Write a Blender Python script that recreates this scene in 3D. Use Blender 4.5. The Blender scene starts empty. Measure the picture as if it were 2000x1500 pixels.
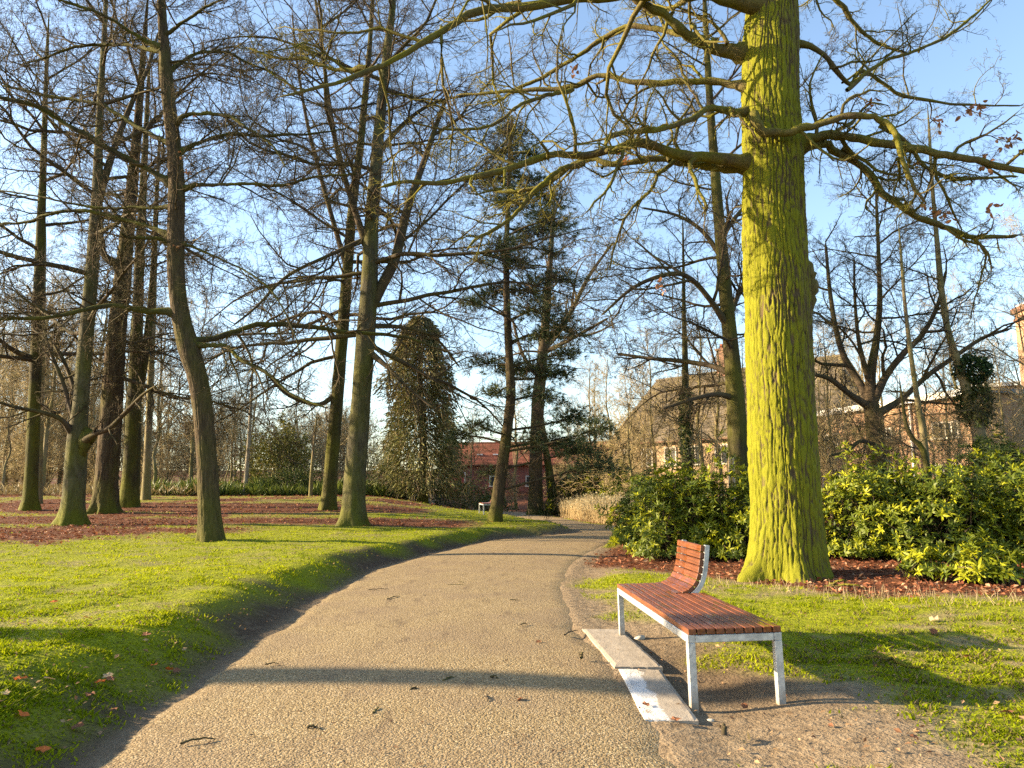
import bpy, math
import numpy as np
from mathutils import Vector, Matrix

sc = bpy.context.scene
COL = sc.collection
PI = math.pi

# ------------------------------------------------------------------ camera
F = 1480.0                      # focal length in pixels of a 2000 px wide frame
EYE = 1.4
PITCH = math.atan(210.0 / F)
cam_d = bpy.data.cameras.new('camera')
cam = bpy.data.objects.new('camera', cam_d)
COL.objects.link(cam)
cam.location = (0, 0, EYE)
cam.rotation_euler = (PI / 2 + PITCH, 0, 0)
cam_d.sensor_width = 36.0
cam_d.lens = 36.0 * F / 2000.0
cam_d.clip_start = 0.05
cam_d.clip_end = 2000.0
sc.camera = cam

# ------------------------------------------------------------------ sky and sun
SUN_EL = math.radians(18.0)
LDIR = Vector((0.998 * math.cos(SUN_EL), -0.06 * math.cos(SUN_EL), -math.sin(SUN_EL))).normalized()
world = bpy.data.worlds.new('World')
sc.world = world
world.use_nodes = True
wn = world.node_tree
bg = wn.nodes['Background']
sky = wn.nodes.new('ShaderNodeTexSky')
sky.sky_type = 'NISHITA'
sky.sun_disc = False
sky.sun_elevation = SUN_EL
sky.sun_rotation = math.atan2(-LDIR.x, -LDIR.y)
sky.altitude = 50
sky.air_density = 1.0
sky.dust_density = 0.8
sky.ozone_density = 1.1
wn.links.new(sky.outputs[0], bg.inputs[0])
bg.inputs[1].default_value = 0.10
sun_d = bpy.data.lights.new('sun', 'SUN')
sun_d.energy = 5.0
sun_d.angle = math.radians(0.55)
sun_d.color = (1.0, 0.80, 0.53)
sun = bpy.data.objects.new('sun', sun_d)
COL.objects.link(sun)
sun.location = (-30, -10, 20)
sun.rotation_euler = LDIR.to_track_quat('-Z', 'Y').to_euler()

vs = sc.view_settings
vs.view_transform = 'Standard'
vs.look = 'None'
vs.gamma = 1.0
vs.use_curve_mapping = False
vs.exposure = 2.0
sc.cycles.max_bounces = 5
sc.cycles.diffuse_bounces = 3
sc.cycles.glossy_bounces = 2
sc.cycles.transmission_bounces = 2
sc.cycles.transparent_max_bounces = 4
sc.cycles.caustics_reflective = False
sc.cycles.caustics_refractive = False
sc.cycles.use_denoising = False
sc.cycles.sample_clamp_indirect = 6.0

# ------------------------------------------------------------------ small maths
CP, SP = math.cos(PITCH), math.sin(PITCH)

def ray(px, py):
    u = (px - 1000.0) / F
    v = -(py - 750.0) / F
    return np.array([u, CP - v * SP, SP + v * CP])

def at(px, py, d):
    """the point at distance d (along y) that is seen there"""
    r = ray(px, py)
    return np.array([0, 0, EYE]) + r * (d / r[1])

def scale_at(px, py, d):
    """metres per photo pixel there"""
    r = ray(px, py)
    return (d / r[1]) / F

def ss(a, b, x):
    t = np.clip((np.asarray(x, float) - a) / (b - a), 0, 1)
    return t * t * (3 - 2 * t)

def _hash(ix, iy, iz, seed):
    h = (ix.astype(np.int64) * 374761393 + iy.astype(np.int64) * 668265263 + iz.astype(np.int64) * 2147483647 + seed * 974711) & 0xFFFFFFFF
    h = ((h ^ (h >> 13)) * 1274126177) & 0xFFFFFFFF
    h = ((h ^ (h >> 16)) * 2246822519) & 0xFFFFFFFF
    h = h ^ (h >> 15)
    return (h & 0xFFFFFF) / float(0xFFFFFF)

def noise(x, y, z=0.0, seed=0):
    x, y, z = np.broadcast_arrays(np.asarray(x, float), np.asarray(y, float), np.asarray(z, float))
    ix, iy, iz = np.floor(x), np.floor(y), np.floor(z)
    fx, fy, fz = x - ix, y - iy, z - iz
    fx = fx * fx * (3 - 2 * fx); fy = fy * fy * (3 - 2 * fy); fz = fz * fz * (3 - 2 * fz)
    out = 0
    for a in (0, 1):
        for b in (0, 1):
            w = (fx if a else 1 - fx) * (fy if b else 1 - fy)
            out = out + w * (1 - fz) * _hash(ix + a, iy + b, iz, seed) + w * fz * _hash(ix + a, iy + b, iz + 1, seed)
    return out

def fbm(x, y, z=0.0, seed=0, octv=3):
    o, a, s = 0, 0.5, 0
    for k in range(octv):
        o = o + a * noise(np.asarray(x) * 2 ** k, np.asarray(y) * 2 ** k, np.asarray(z) * 2 ** k, seed + k)
        s += a; a *= 0.5
    return o / s

def unit(v):
    return v / np.maximum(np.linalg.norm(v, axis=-1, keepdims=True), 1e-9)

# ------------------------------------------------------------------ mesh helpers
def np_mesh(name, verts, faces, mats, smooth=True, attrs=None, mat_idx=None):
    """faces: list of (n,k) index arrays"""
    me = bpy.data.meshes.new(name)
    verts = np.asarray(verts, np.float32)
    faces = [np.asarray(f, np.int32) for f in faces if len(f)]
    nl = sum(f.size for f in faces); nf = sum(len(f) for f in faces)
    me.vertices.add(len(verts)); me.vertices.foreach_set('co', verts.ravel())
    me.loops.add(nl); me.loops.foreach_set('vertex_index', np.concatenate([f.ravel() for f in faces]))
    starts = []; o = 0
    for f in faces:
        starts.append(o + np.arange(len(f)) * f.shape[1]); o += f.size
    me.polygons.add(nf); me.polygons.foreach_set('loop_start', np.concatenate(starts).astype(np.int32))
    me.polygons.foreach_set('use_smooth', np.full(nf, bool(smooth)))
    if mat_idx is not None:
        me.polygons.foreach_set('material_index', np.asarray(mat_idx, np.int32))
    for k, v in (attrs or {}).items():
        v = np.asarray(v, np.float32)
        if v.ndim == 1:
            a = me.attributes.new(k, 'FLOAT', 'POINT'); a.data.foreach_set('value', v)
        else:
            a = me.attributes.new(k, 'FLOAT_COLOR', 'POINT')
            if v.shape[1] == 3:
                v = np.concatenate([v, np.ones((len(v), 1), np.float32)], 1)
            a.data.foreach_set('color', v.ravel())
    for m in (mats if isinstance(mats, (list, tuple)) else [mats]):
        me.materials.append(m)
    me.update(calc_edges=True)
    return me

def link(name, me, parent=None, loc=None, rot=None):
    o = bpy.data.objects.new(name, me)
    COL.objects.link(o)
    if parent is not None:
        o.parent = parent
    if loc is not None:
        o.location = loc
    if rot is not None:
        o.rotation_euler = rot
    return o

def tag(o, label, cat, group=None, kind=None):
    if label: o['label'] = label
    if cat: o['category'] = cat
    if group: o['group'] = group
    if kind: o['kind'] = kind
    return o

def thing(name, label, cat, loc=(0, 0, 0), rotz=0.0, group=None):
    o = link(name, None, None, loc, (0, 0, rotz))
    o.empty_display_size = 0.2
    return tag(o, label, cat, group)

NTH = 'first second third fourth fifth sixth seventh eighth ninth tenth eleventh twelfth thirteenth fourteenth fifteenth sixteenth seventeenth eighteenth nineteenth twentieth twenty-first twenty-second twenty-third twenty-fourth twenty-fifth twenty-sixth twenty-seventh twenty-eighth twenty-ninth thirtieth thirty-first thirty-second thirty-third thirty-fourth'.split()
def number_labels(objs, key, phrase):
    """single out look-alikes by their order in the photo"""
    for k, o in enumerate(sorted(objs, key=key)):
        o['label'] = phrase % NTH[min(k, len(NTH) - 1)]

class Geo:
    """collects simple shapes for one mesh"""
    def __init__(s):
        s.v = []; s.f4 = []; s.f3 = []; s.n = 0
    def add(s, v, f4=None, f3=None):
        v = np.asarray(v, float).reshape(-1, 3)
        s.v.append(v)
        if f4 is not None: s.f4.append(np.asarray(f4).reshape(-1, 4) + s.n)
        if f3 is not None: s.f3.append(np.asarray(f3).reshape(-1, 3) + s.n)
        s.n += len(v)
    def box(s, c, h, rz=0.0, bev=0.0):
        c = np.asarray(c, float); h = np.asarray(h, float)
        if bev <= 0:
            p = np.array([[x, y, z] for z in (-1, 1) for y in (-1, 1) for x in (-1, 1)], float) * h
            f = [[0, 2, 3, 1], [4, 5, 7, 6], [0, 1, 5, 4], [2, 6, 7, 3], [0, 4, 6, 2], [1, 3, 7, 5]]
            t3 = None
        else:
            p = []
            b = min(bev, 0.9 * h.min())
            for ax in range(3):
                for sg in (-1, 1):
                    a1, a2 = (ax + 1) % 3, (ax + 2) % 3
                    for e1, e2 in ((-1, -1), (1, -1), (1, 1), (-1, 1)):
                        q = np.zeros(3); q[ax] = sg * h[ax]; q[a1] = e1 * (h[a1] - b); q[a2] = e2 * (h[a2] - b)
                        p.append(q)
            p = np.array(p)
            f = []; t3 = []
            def vid(ax, sg, s1, s2):
                return (ax * 2 + (sg > 0)) * 4 + {(-1, -1): 0, (1, -1): 1, (1, 1): 2, (-1, 1): 3}[(s1, s2)]
            for ax in range(3):
                b0 = ax * 8
                f.append([b0 + 3, b0 + 2, b0 + 1, b0]); f.append([b0 + 4, b0 + 5, b0 + 6, b0 + 7])
            def corner(ax, sx, sy, sz):
                sgn = (sx, sy, sz)
                return vid(ax, sgn[ax], sgn[(ax + 1) % 3], sgn[(ax + 2) % 3])
            for ax in range(3):            # edges along axis ax
                a1, a2 = (ax + 1) % 3, (ax + 2) % 3
                for e1 in (-1, 1):
                    for e2 in (-1, 1):
                        q = []
                        for sg, face in ((-1, a1), (1, a1), (1, a2), (-1, a2)):
                            sgn = [0, 0, 0]; sgn[ax] = sg; sgn[a1] = e1; sgn[a2] = e2
                            q.append(corner(face, *sgn))
                        if e1 * e2 < 0: q = q[::-1]
                        f.append(q)
            for sx in (-1, 1):
                for sy in (-1, 1):
                    for sz in (-1, 1):
                        t = [corner(0, sx, sy, sz), corner(1, sx, sy, sz), corner(2, sx, sy, sz)]
                        if sx * sy * sz < 0: t = t[::-1]
                        t3.append(t)
        cz, sz_ = math.cos(rz), math.sin(rz)
        p = np.stack([p[:, 0] * cz - p[:, 1] * sz_, p[:, 0] * sz_ + p[:, 1] * cz, p[:, 2]], 1) + c
        s.add(p, f, t3)
        return s
    def poly(s, pts):
        pts = np.asarray(pts, float)
        if len(pts) == 4: s.add(pts, [[0, 1, 2, 3]])
        else: s.add(pts, None, [[0, 1, 2]])
        return s
    def mesh(s, name, mat, smooth=False, attrs=None):
        fs = []
        if s.f4: fs.append(np.concatenate(s.f4))
        if s.f3: fs.append(np.concatenate(s.f3))
        return np_mesh(name, np.concatenate(s.v), fs, mat, smooth, attrs)

def tubes(P, R, sides, tip=True, squash=None):
    """P (B,n,3), R (B,n) -> verts, quads, tris; last ring collapses to a point"""
    B, n, _ = P.shape
    T = np.empty_like(P)
    T[:, 1:-1] = P[:, 2:] - P[:, :-2]; T[:, 0] = P[:, 1] - P[:, 0]; T[:, -1] = P[:, -1] - P[:, -2]
    T = unit(T)
    mean = unit(P[:, -1] - P[:, 0])
    ref = np.where(np.abs(mean[:, 2:3]) < 0.8, np.array([[0., 0, 1]]), np.array([[1., 0, 0]]))[:, None, :]
    X = unit(np.cross(T, ref)); Y = np.cross(T, X)
    a = np.arange(sides) * 2 * PI / sides
    nr = n - 1 if tip else n
    ring = P[:, :nr, None, :] + R[:, :nr, None, None] * (np.cos(a)[None, None, :, None] * X[:, :nr, None, :] + np.sin(a)[None, None, :, None] * Y[:, :nr, None, :])
    per = nr * sides + (1 if tip else 0)
    V = np.empty((B, per, 3)); V[:, :nr * sides] = ring.reshape(B, -1, 3)
    if tip: V[:, -1] = P[:, -1]
    i = np.arange(sides); j = (i + 1) % sides
    q = np.concatenate([np.stack([k * sides + i, k * sides + j, (k + 1) * sides + j, (k + 1) * sides + i], 1) for k in range(nr - 1)]) if nr > 1 else np.zeros((0, 4), int)
    t = np.stack([(nr - 1) * sides + i, (nr - 1) * sides + j, np.full(sides, nr * sides)], 1) if tip else np.zeros((0, 3), int)
    off = (np.arange(B) * per)[:, None, None]
    return V.reshape(-1, 3), (q[None] + off).reshape(-1, 4), (t[None] + off).reshape(-1, 3)

class Tubes:
    def __init__(s): s.v = []; s.q = []; s.t = []; s.n = 0
    def add(s, P, R, sides, tip=True):
        if len(P) == 0: return
        v, q, t = tubes(P, R, sides, tip)
        s.v.append(v); s.q.append(q + s.n); s.t.append(t + s.n); s.n += len(v)
    def mesh(s, name, mat, extra=None):
        return np_mesh(name, np.concatenate(s.v), [np.concatenate(s.q), np.concatenate(s.t)], mat, True)

def leaf_mesh(name, pos, d, nrm, L, W, mat, col=None, fine=False, curl=0.0):
    """folded leaves: 2 triangles each (4 when fine)"""
    N = len(pos)
    d = unit(d); s = unit(np.cross(d, nrm)); n = np.cross(s, d)
    L = np.asarray(L)[:, None] if np.ndim(L) else L; W = np.asarray(W)[:, None] if np.ndim(W) else W
    if not fine:
        v = np.stack([pos, pos + d * L * .5 + s * W * .5 + n * W * .22, pos + d * L - n * L * curl, pos + d * L * .5 - s * W * .5 + n * W * .22], 1)
        f = np.array([[0, 1, 2], [0, 2, 3]]); k = 4
    else:
        v = np.stack([pos, pos + d * L * .35 + s * W * .5 + n * W * .18, pos + d * L * .72 + s * W * .42 + n * W * .16 - n * L * curl * .4,
                      pos + d * L - n * L * curl, pos + d * L * .72 - s * W * .42 + n * W * .16 - n * L * curl * .4,
                      pos + d * L * .35 - s * W * .5 + n * W * .18], 1)
        f = np.array([[0, 1, 5], [1, 2, 4], [1, 4, 5], [2, 3, 4]]); k = 6
    F_ = (f[None] + (np.arange(N) * k)[:, None, None]).reshape(-1, 3)
    at_ = None
    if col is not None:
        at_ = {'col': np.repeat(col, k, axis=0)}
    return np_mesh(name, v.reshape(-1, 3), [F_], mat, False, at_)

# ------------------------------------------------------------------ materials
def new_mat(name, rough=0.8, spec=0.3):
    m = bpy.data.materials.new(name); m.use_nodes = True
    nt = m.node_tree; b = nt.nodes['Principled BSDF']
    b.inputs['Roughness'].default_value = rough
    b.inputs['Specular IOR Level'].default_value = spec
    return m, nt, b

def nd(nt, t, **kw):
    n = nt.nodes.new(t)
    for k, v in kw.items():
        if k.startswith('i_'):
            n.inputs[int(k[2:]) if k[2:].isdigit() else k[2:].replace('_', ' ')].default_value = v
        else:
            setattr(n, k, v)
    return n

def ramp(nt, fac, stops):
    r = nt.nodes.new('ShaderNodeValToRGB')
    e = r.color_ramp.elements
    while len(e) < len(stops): e.new(0.5)
    for x, (p, c) in zip(e, stops):
        x.position = p; x.color = (*c, 1) if len(c) == 3 else c
    nt.links.new(fac, r.inputs[0])
    return r.outputs[0]

def mixc(nt, fac, a, b):
    m = nt.nodes.new('ShaderNodeMix'); m.data_type = 'RGBA'
    for s, i in ((fac, 0), (a, 6), (b, 7)):
        if isinstance(s, bpy.types.NodeSocket): nt.links.new(s, m.inputs[i])
        else: m.inputs[i].default_value = s if i == 0 else (*s, 1)
    return m.outputs[2]

def mth(nt, op, a, b=None):
    m = nt.nodes.new('ShaderNodeMath'); m.operation = op
    for s, i in ((a, 0), (b, 1)):
        if s is None: continue
        if isinstance(s, bpy.types.NodeSocket): nt.links.new(s, m.inputs[i])
        else: m.inputs[i].default_value = s
    return m.outputs[0]

def tex_noise(nt, scale, detail=4, vec=None, rough=0.6, dist=0.0):
    n = nt.nodes.new('ShaderNodeTexNoise')
    n.inputs['Scale'].default_value = scale; n.inputs['Detail'].default_value = detail
    n.inputs['Roughness'].default_value = rough; n.inputs['Distortion'].default_value = dist
    if vec is not None: nt.links.new(vec, n.inputs['Vector'])
    return n.outputs['Fac']

def obj_vec(nt, scale=(1, 1, 1), world_=True):
    if world_:
        g = nt.nodes.new('ShaderNodeNewGeometry'); s = g.outputs['Position']
    else:
        s = nt.nodes.new('ShaderNodeTexCoord').outputs['Object']
    m = nt.nodes.new('ShaderNodeMapping'); m.inputs['Scale'].default_value = scale
    nt.links.new(s, m.inputs['Vector'])
    return m.outputs[0]

def bump(nt, b, h, strength=0.5, dist=0.01):
    n = nt.nodes.new('ShaderNodeBump'); n.inputs['Strength'].default_value = strength; n.inputs['Distance'].default_value = dist
    nt.links.new(h, n.inputs['Height']); nt.links.new(n.outputs[0], b.inputs['Normal'])

def attr(nt, name):
    a = nt.nodes.new('ShaderNodeAttribute'); a.attribute_name = name
    return a

def bark_mat(name, c1, c2, moss, moss_amt=0.5, up_amt=0.5, foot=0.0, vs_=(9, 9, 1.3), bstr=0.7, furrow=False, foot_z=0.6):
    """bark with green algae in patches, on the upper side of limbs and round the foot"""
    m, nt, b = new_mat(name, 0.9, 0.15)
    v = obj_vec(nt, vs_)
    n1 = tex_noise(nt, 1.0, 5, v, 0.65)
    base = ramp(nt, n1, [(0.3, c1), (0.7, c2)])
    n2 = tex_noise(nt, 1.6, 4, obj_vec(nt, (1, 1, .5)))
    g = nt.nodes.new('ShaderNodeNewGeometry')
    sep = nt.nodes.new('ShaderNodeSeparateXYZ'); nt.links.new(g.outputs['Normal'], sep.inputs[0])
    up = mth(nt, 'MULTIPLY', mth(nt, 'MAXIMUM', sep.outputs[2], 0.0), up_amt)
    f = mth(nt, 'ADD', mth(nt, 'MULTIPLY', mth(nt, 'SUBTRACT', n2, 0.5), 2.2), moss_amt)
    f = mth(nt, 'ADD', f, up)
    if foot:
        at_ = attr(nt, 'foot')
        f = mth(nt, 'ADD', f, mth(nt, 'MULTIPLY', at_.outputs['Fac'], foot))
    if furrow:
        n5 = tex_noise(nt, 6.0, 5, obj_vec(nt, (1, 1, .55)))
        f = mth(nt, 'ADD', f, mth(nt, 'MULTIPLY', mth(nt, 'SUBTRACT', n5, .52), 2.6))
        f = mth(nt, 'SUBTRACT', f, mth(nt, 'MULTIPLY', mth(nt, 'ADD', sep.outputs[0], .15), .55))  # colour shifts from green towards brown on faces turned to the right
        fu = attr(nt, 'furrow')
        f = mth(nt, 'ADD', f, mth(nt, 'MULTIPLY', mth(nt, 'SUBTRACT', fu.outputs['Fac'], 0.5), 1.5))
    cl = nt.nodes.new('ShaderNodeClamp'); nt.links.new(f, cl.inputs[0])
    mo = mixc(nt, n1, tuple(x * .7 for x in moss), tuple(x * 1.25 for x in moss))
    c = mixc(nt, cl.outputs[0], base, mo)
    nt.links.new(c, b.inputs['Base Color'])
    fine = tex_noise(nt, 1.0, 4, obj_vec(nt, (vs_[0] * 4, vs_[1] * 4, vs_[2] * 5)))
    h = mth(nt, 'ADD', n1, mth(nt, 'MULTIPLY', fine, 0.5))
    bump(nt, b, h, bstr, 0.03)
    return m

def leaf_mat(name, rough=0.5, spec=0.4, trans=0.25, tint=(1, 1, 1)):
    m, nt, b = new_mat(name, rough, spec)
    a = attr(nt, 'col')
    nt.links.new(a.outputs['Color'], b.inputs['Base Color'])
    tr = nt.nodes.new('ShaderNodeBsdfTranslucent'); nt.links.new(a.outputs['Color'], tr.inputs[0])
    mx = nt.nodes.new('ShaderNodeMixShader'); mx.inputs[0].default_value = trans
    nt.links.new(b.outputs[0], mx.inputs[1]); nt.links.new(tr.outputs[0], mx.inputs[2])
    nt.links.new(mx.outputs[0], nt.nodes['Material Output'].inputs[0])
    return m

def plain(name, c, rough=0.7, spec=0.3, var=0.15, scale=3.0, metal=0.0, bmp=0.0):
    m, nt, b = new_mat(name, rough, spec)
    n = tex_noise(nt, scale, 5, obj_vec(nt))
    lo = tuple(max(0, x * (1 - var)) for x in c); hi = tuple(x * (1 + var) for x in c)
    nt.links.new(ramp(nt, n, [(0.3, lo), (0.7, hi)]), b.inputs['Base Color'])
    b.inputs['Metallic'].default_value = metal
    if bmp: bump(nt, b, tex_noise(nt, scale * 12, 3, obj_vec(nt)), bmp, 0.004)
    return m

M = {}
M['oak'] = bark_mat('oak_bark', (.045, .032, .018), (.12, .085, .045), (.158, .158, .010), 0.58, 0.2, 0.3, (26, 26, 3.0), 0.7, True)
M['oak_limb'] = bark_mat('oak_limb_bark', (.045, .034, .02), (.14, .10, .058), (.145, .138, .008), 0.36, 0.65, 0, (18, 18, 12), 1.0)
M['beech'] = bark_mat('beech_bark', (.035, .030, .018), (.105, .092, .06), (.10, .102, .010), 0.22, 0.4, 0.7, (10, 10, 3), 1.0)
M['brown'] = bark_mat('brown_bark', (.030, .022, .014), (.105, .074, .044), (.09, .09, .012), 0.08, 0.5, 0.8, (16, 16, 2.2), 1.0)
M['dark'] = bark_mat('dark_bark', (.022, .018, .011), (.065, .052, .03), (.10, .10, .010), 0.32, 0.6, 0.7, (12, 12, 2.5), 1.0)
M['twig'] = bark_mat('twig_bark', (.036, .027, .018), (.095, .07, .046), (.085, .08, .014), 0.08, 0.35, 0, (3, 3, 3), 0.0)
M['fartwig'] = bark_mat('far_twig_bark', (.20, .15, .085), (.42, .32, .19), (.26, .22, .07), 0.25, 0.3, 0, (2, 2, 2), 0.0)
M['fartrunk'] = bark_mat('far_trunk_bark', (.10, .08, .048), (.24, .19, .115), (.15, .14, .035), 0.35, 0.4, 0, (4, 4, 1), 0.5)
M['leaf'] = leaf_mat('leaf', 0.5, 0.25, 0.25)
M['grass'] = leaf_mat('grass_blade', 0.7, 0.1, 0.45)
M['litter'] = leaf_mat('dead_leaf', 0.75, 0.2, 0.2)
M['needle'] = leaf_mat('needle', 0.6, 0.3, 0.15)

# ------------------------------------------------------------------ terrain
LE = np.array([(-2.0, -8), (-2.05, 0), (-2.17, 4.11), (-2.31, 5.35), (-2.36, 6.6), (-2.44, 8.5), (-2.55, 10.8), (-2.45, 14.3), (-1.77, 17.8),
               (-.60, 22.4), (1.33, 25.1), (2.4, 26.6), (2.45, 27.8), (1.85, 30.4), (0.0, 40.8), (-2.45, 53.0), (-4.85, 60.6), (-11, 74)])
RE = np.array([(.9, -8), (.9, 0), (.89, 4.11), (.91, 4.9), (.83, 6.38), (.72, 8.17), (.71, 9.8), (.79, 11.9), (1.21, 15.3), (1.97, 18.6), (3.38, 23.7),
               (5.0, 27), (4.85, 30.4), (3.42, 34.3), (2.0, 46), (0.3, 53), (-2.0, 60), (-8, 74)])

def xL(y): return np.interp(y, LE[:, 1], LE[:, 0])
def xR(y): return np.interp(y, RE[:, 1], RE[:, 0])

def ground_z(x, y, carve=False):
    x = np.asarray(x, float); y = np.asarray(y, float)
    s = (xL(y) - x) * 0.85
    t = (x - xR(y))
    near = 1 - ss(70, 76, y)
    rise = np.interp(y, [0, 16, 25, 32, 42, 60, 80, 110, 150, 250, 700], [0, 0.02, .12, .40, .85, .95, 1.3, 3.0, 5.5, 8, 12])
    lump = (fbm(x * .55, y * .55, 0, 3) - .5) * .07 + (fbm(x * 2.2, y * 2.2, 0, 5, 2) - .5) * .05
    zl = .28 * ss(-.02, .85, s + (fbm(x * .8, y * .8, 0, 15, 2) - .5) * .22) + rise * ss(.4, 7, s) + lump * ss(.15, 1.2, s)
    zr = -.02 * ss(0, .3, t) + .05 * ss(.35, 1.1, t) + .10 * ss(2.5, 6, t) + rise * .7 * ss(3, 9, t) + lump * .6 * ss(.2, 1.0, t)
    # worn hollow under the bench
    zr = zr - .05 * np.exp(-(((x - 1.5) / .38) ** 2 + ((y - 6.1) / 1.1) ** 2))
    z = np.where(s > 0, zl, np.where(t > 0, zr, 0))
    far = rise + lump * 3
    z = z * near + far * (1 - near)
    if carve:
        ins = np.minimum(-s, -t)
        z = z - .05 * ss(.02, .2, ins) * near
    return z

def on_ground(px, py):
    """where the sight line meets the terrain"""
    r = ray(px, py)
    d = np.geomspace(1.5, 160, 1500)
    P = np.array([0, 0, EYE])[None] + r[None] * (d / r[1])[:, None]
    hit = np.nonzero(P[:, 2] < ground_z(P[:, 0], P[:, 1]))[0]
    return P[hit[0]] if len(hit) else P[-1]

# where grass, dead leaves and bare soil lie
def zone(x, y):
    x = np.asarray(x, float); y = np.asarray(y, float)
    s = (xL(y) - x); t = (x - xR(y))
    n1 = fbm(x * .9, y * .9, 0, 21, 3); n2 = fbm(x * .35, y * .6, 0, 31, 3); n3 = fbm(x * 3.5, y * 3.5, 0, 41, 2)
    # left: lawn with drifts of dead leaves
    b1 = ss(-9.2, -10.6, x + (n2 - .5) * 5 + (y - 15) * -.25) * ss(13.5, 16.5, y + (n2 - .5) * 4)
    b2 = ss(23.6, 24.6, y + (n1 - .5) * 1.6) * ss(27.6, 26.4, y + (n1 - .5) * 1.6) * ss(-.6, -2.0, x)
    b3 = ss(29.6, 31, y + (n1 - .5) * 2) * ss(36, 34.0, y + (n1 - .5) * 2) * ss(-3.0, -4.2, x)
    b4 = ss(19.6, 20.4, y + (n1 - .5) * 1.8) * ss(22.6, 21.6, y + (n1 - .5) * 1.8) * ss(-6.5, -8.5, x)
    lit_l = np.clip(np.maximum.reduce([b1 * np.where(n2 > .47, 1, .25), b2, b3, b4]), 0, 1) * ss(.3, 1.0, s)
    lit_l = np.where(y > 46, np.maximum(lit_l, .55), lit_l)
    gr_l = ss(.1, .85, s + (n1 - .5) * 1.0) * (1 - .85 * lit_l) * (0.5 + .5 * ss(.30, .48, n3 * .5 + n1 * .5))
    # right: worn soil by the bench, grass beyond, dead leaves below the shrubs
    xb = np.interp(y, [2, 3, 4, 5, 6, 7, 8, 10, 13, 16], [1.7, 1.9, 2.35, 2.7, 2.25, 1.95, 1.6, 1.15, 1.3, 2.2])
    lb = np.interp(x, [.5, 1.6, 2.6, 3.4, 4.2, 6, 9], [17, 14.5, 13.2, 12.2, 10.6, 9.3, 8.6])
    lit_r = ss(-.5, .5, y - lb + (n1 - .5) * 2.0) * ss(.1, .6, t)
    gr_r = ss(-.25, .55, x - xb + (n1 - .5) * 1.9) * (1 - lit_r) * (.25 + .75 * ss(.36, .52, n3 * .4 + n1 * .6))
    gr_r = np.maximum(gr_r, .28 * ss(.58, .68, n1) * (1 - lit_r) * ss(.2, .7, t))
    grass = np.where(s > 0, gr_l, np.where(t > 0, gr_r, 0))
    lit = np.where(s > 0, lit_l, np.where(t > 0, lit_r, 0))
    return grass, lit

rng = np.random.default_rng(11)

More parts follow.
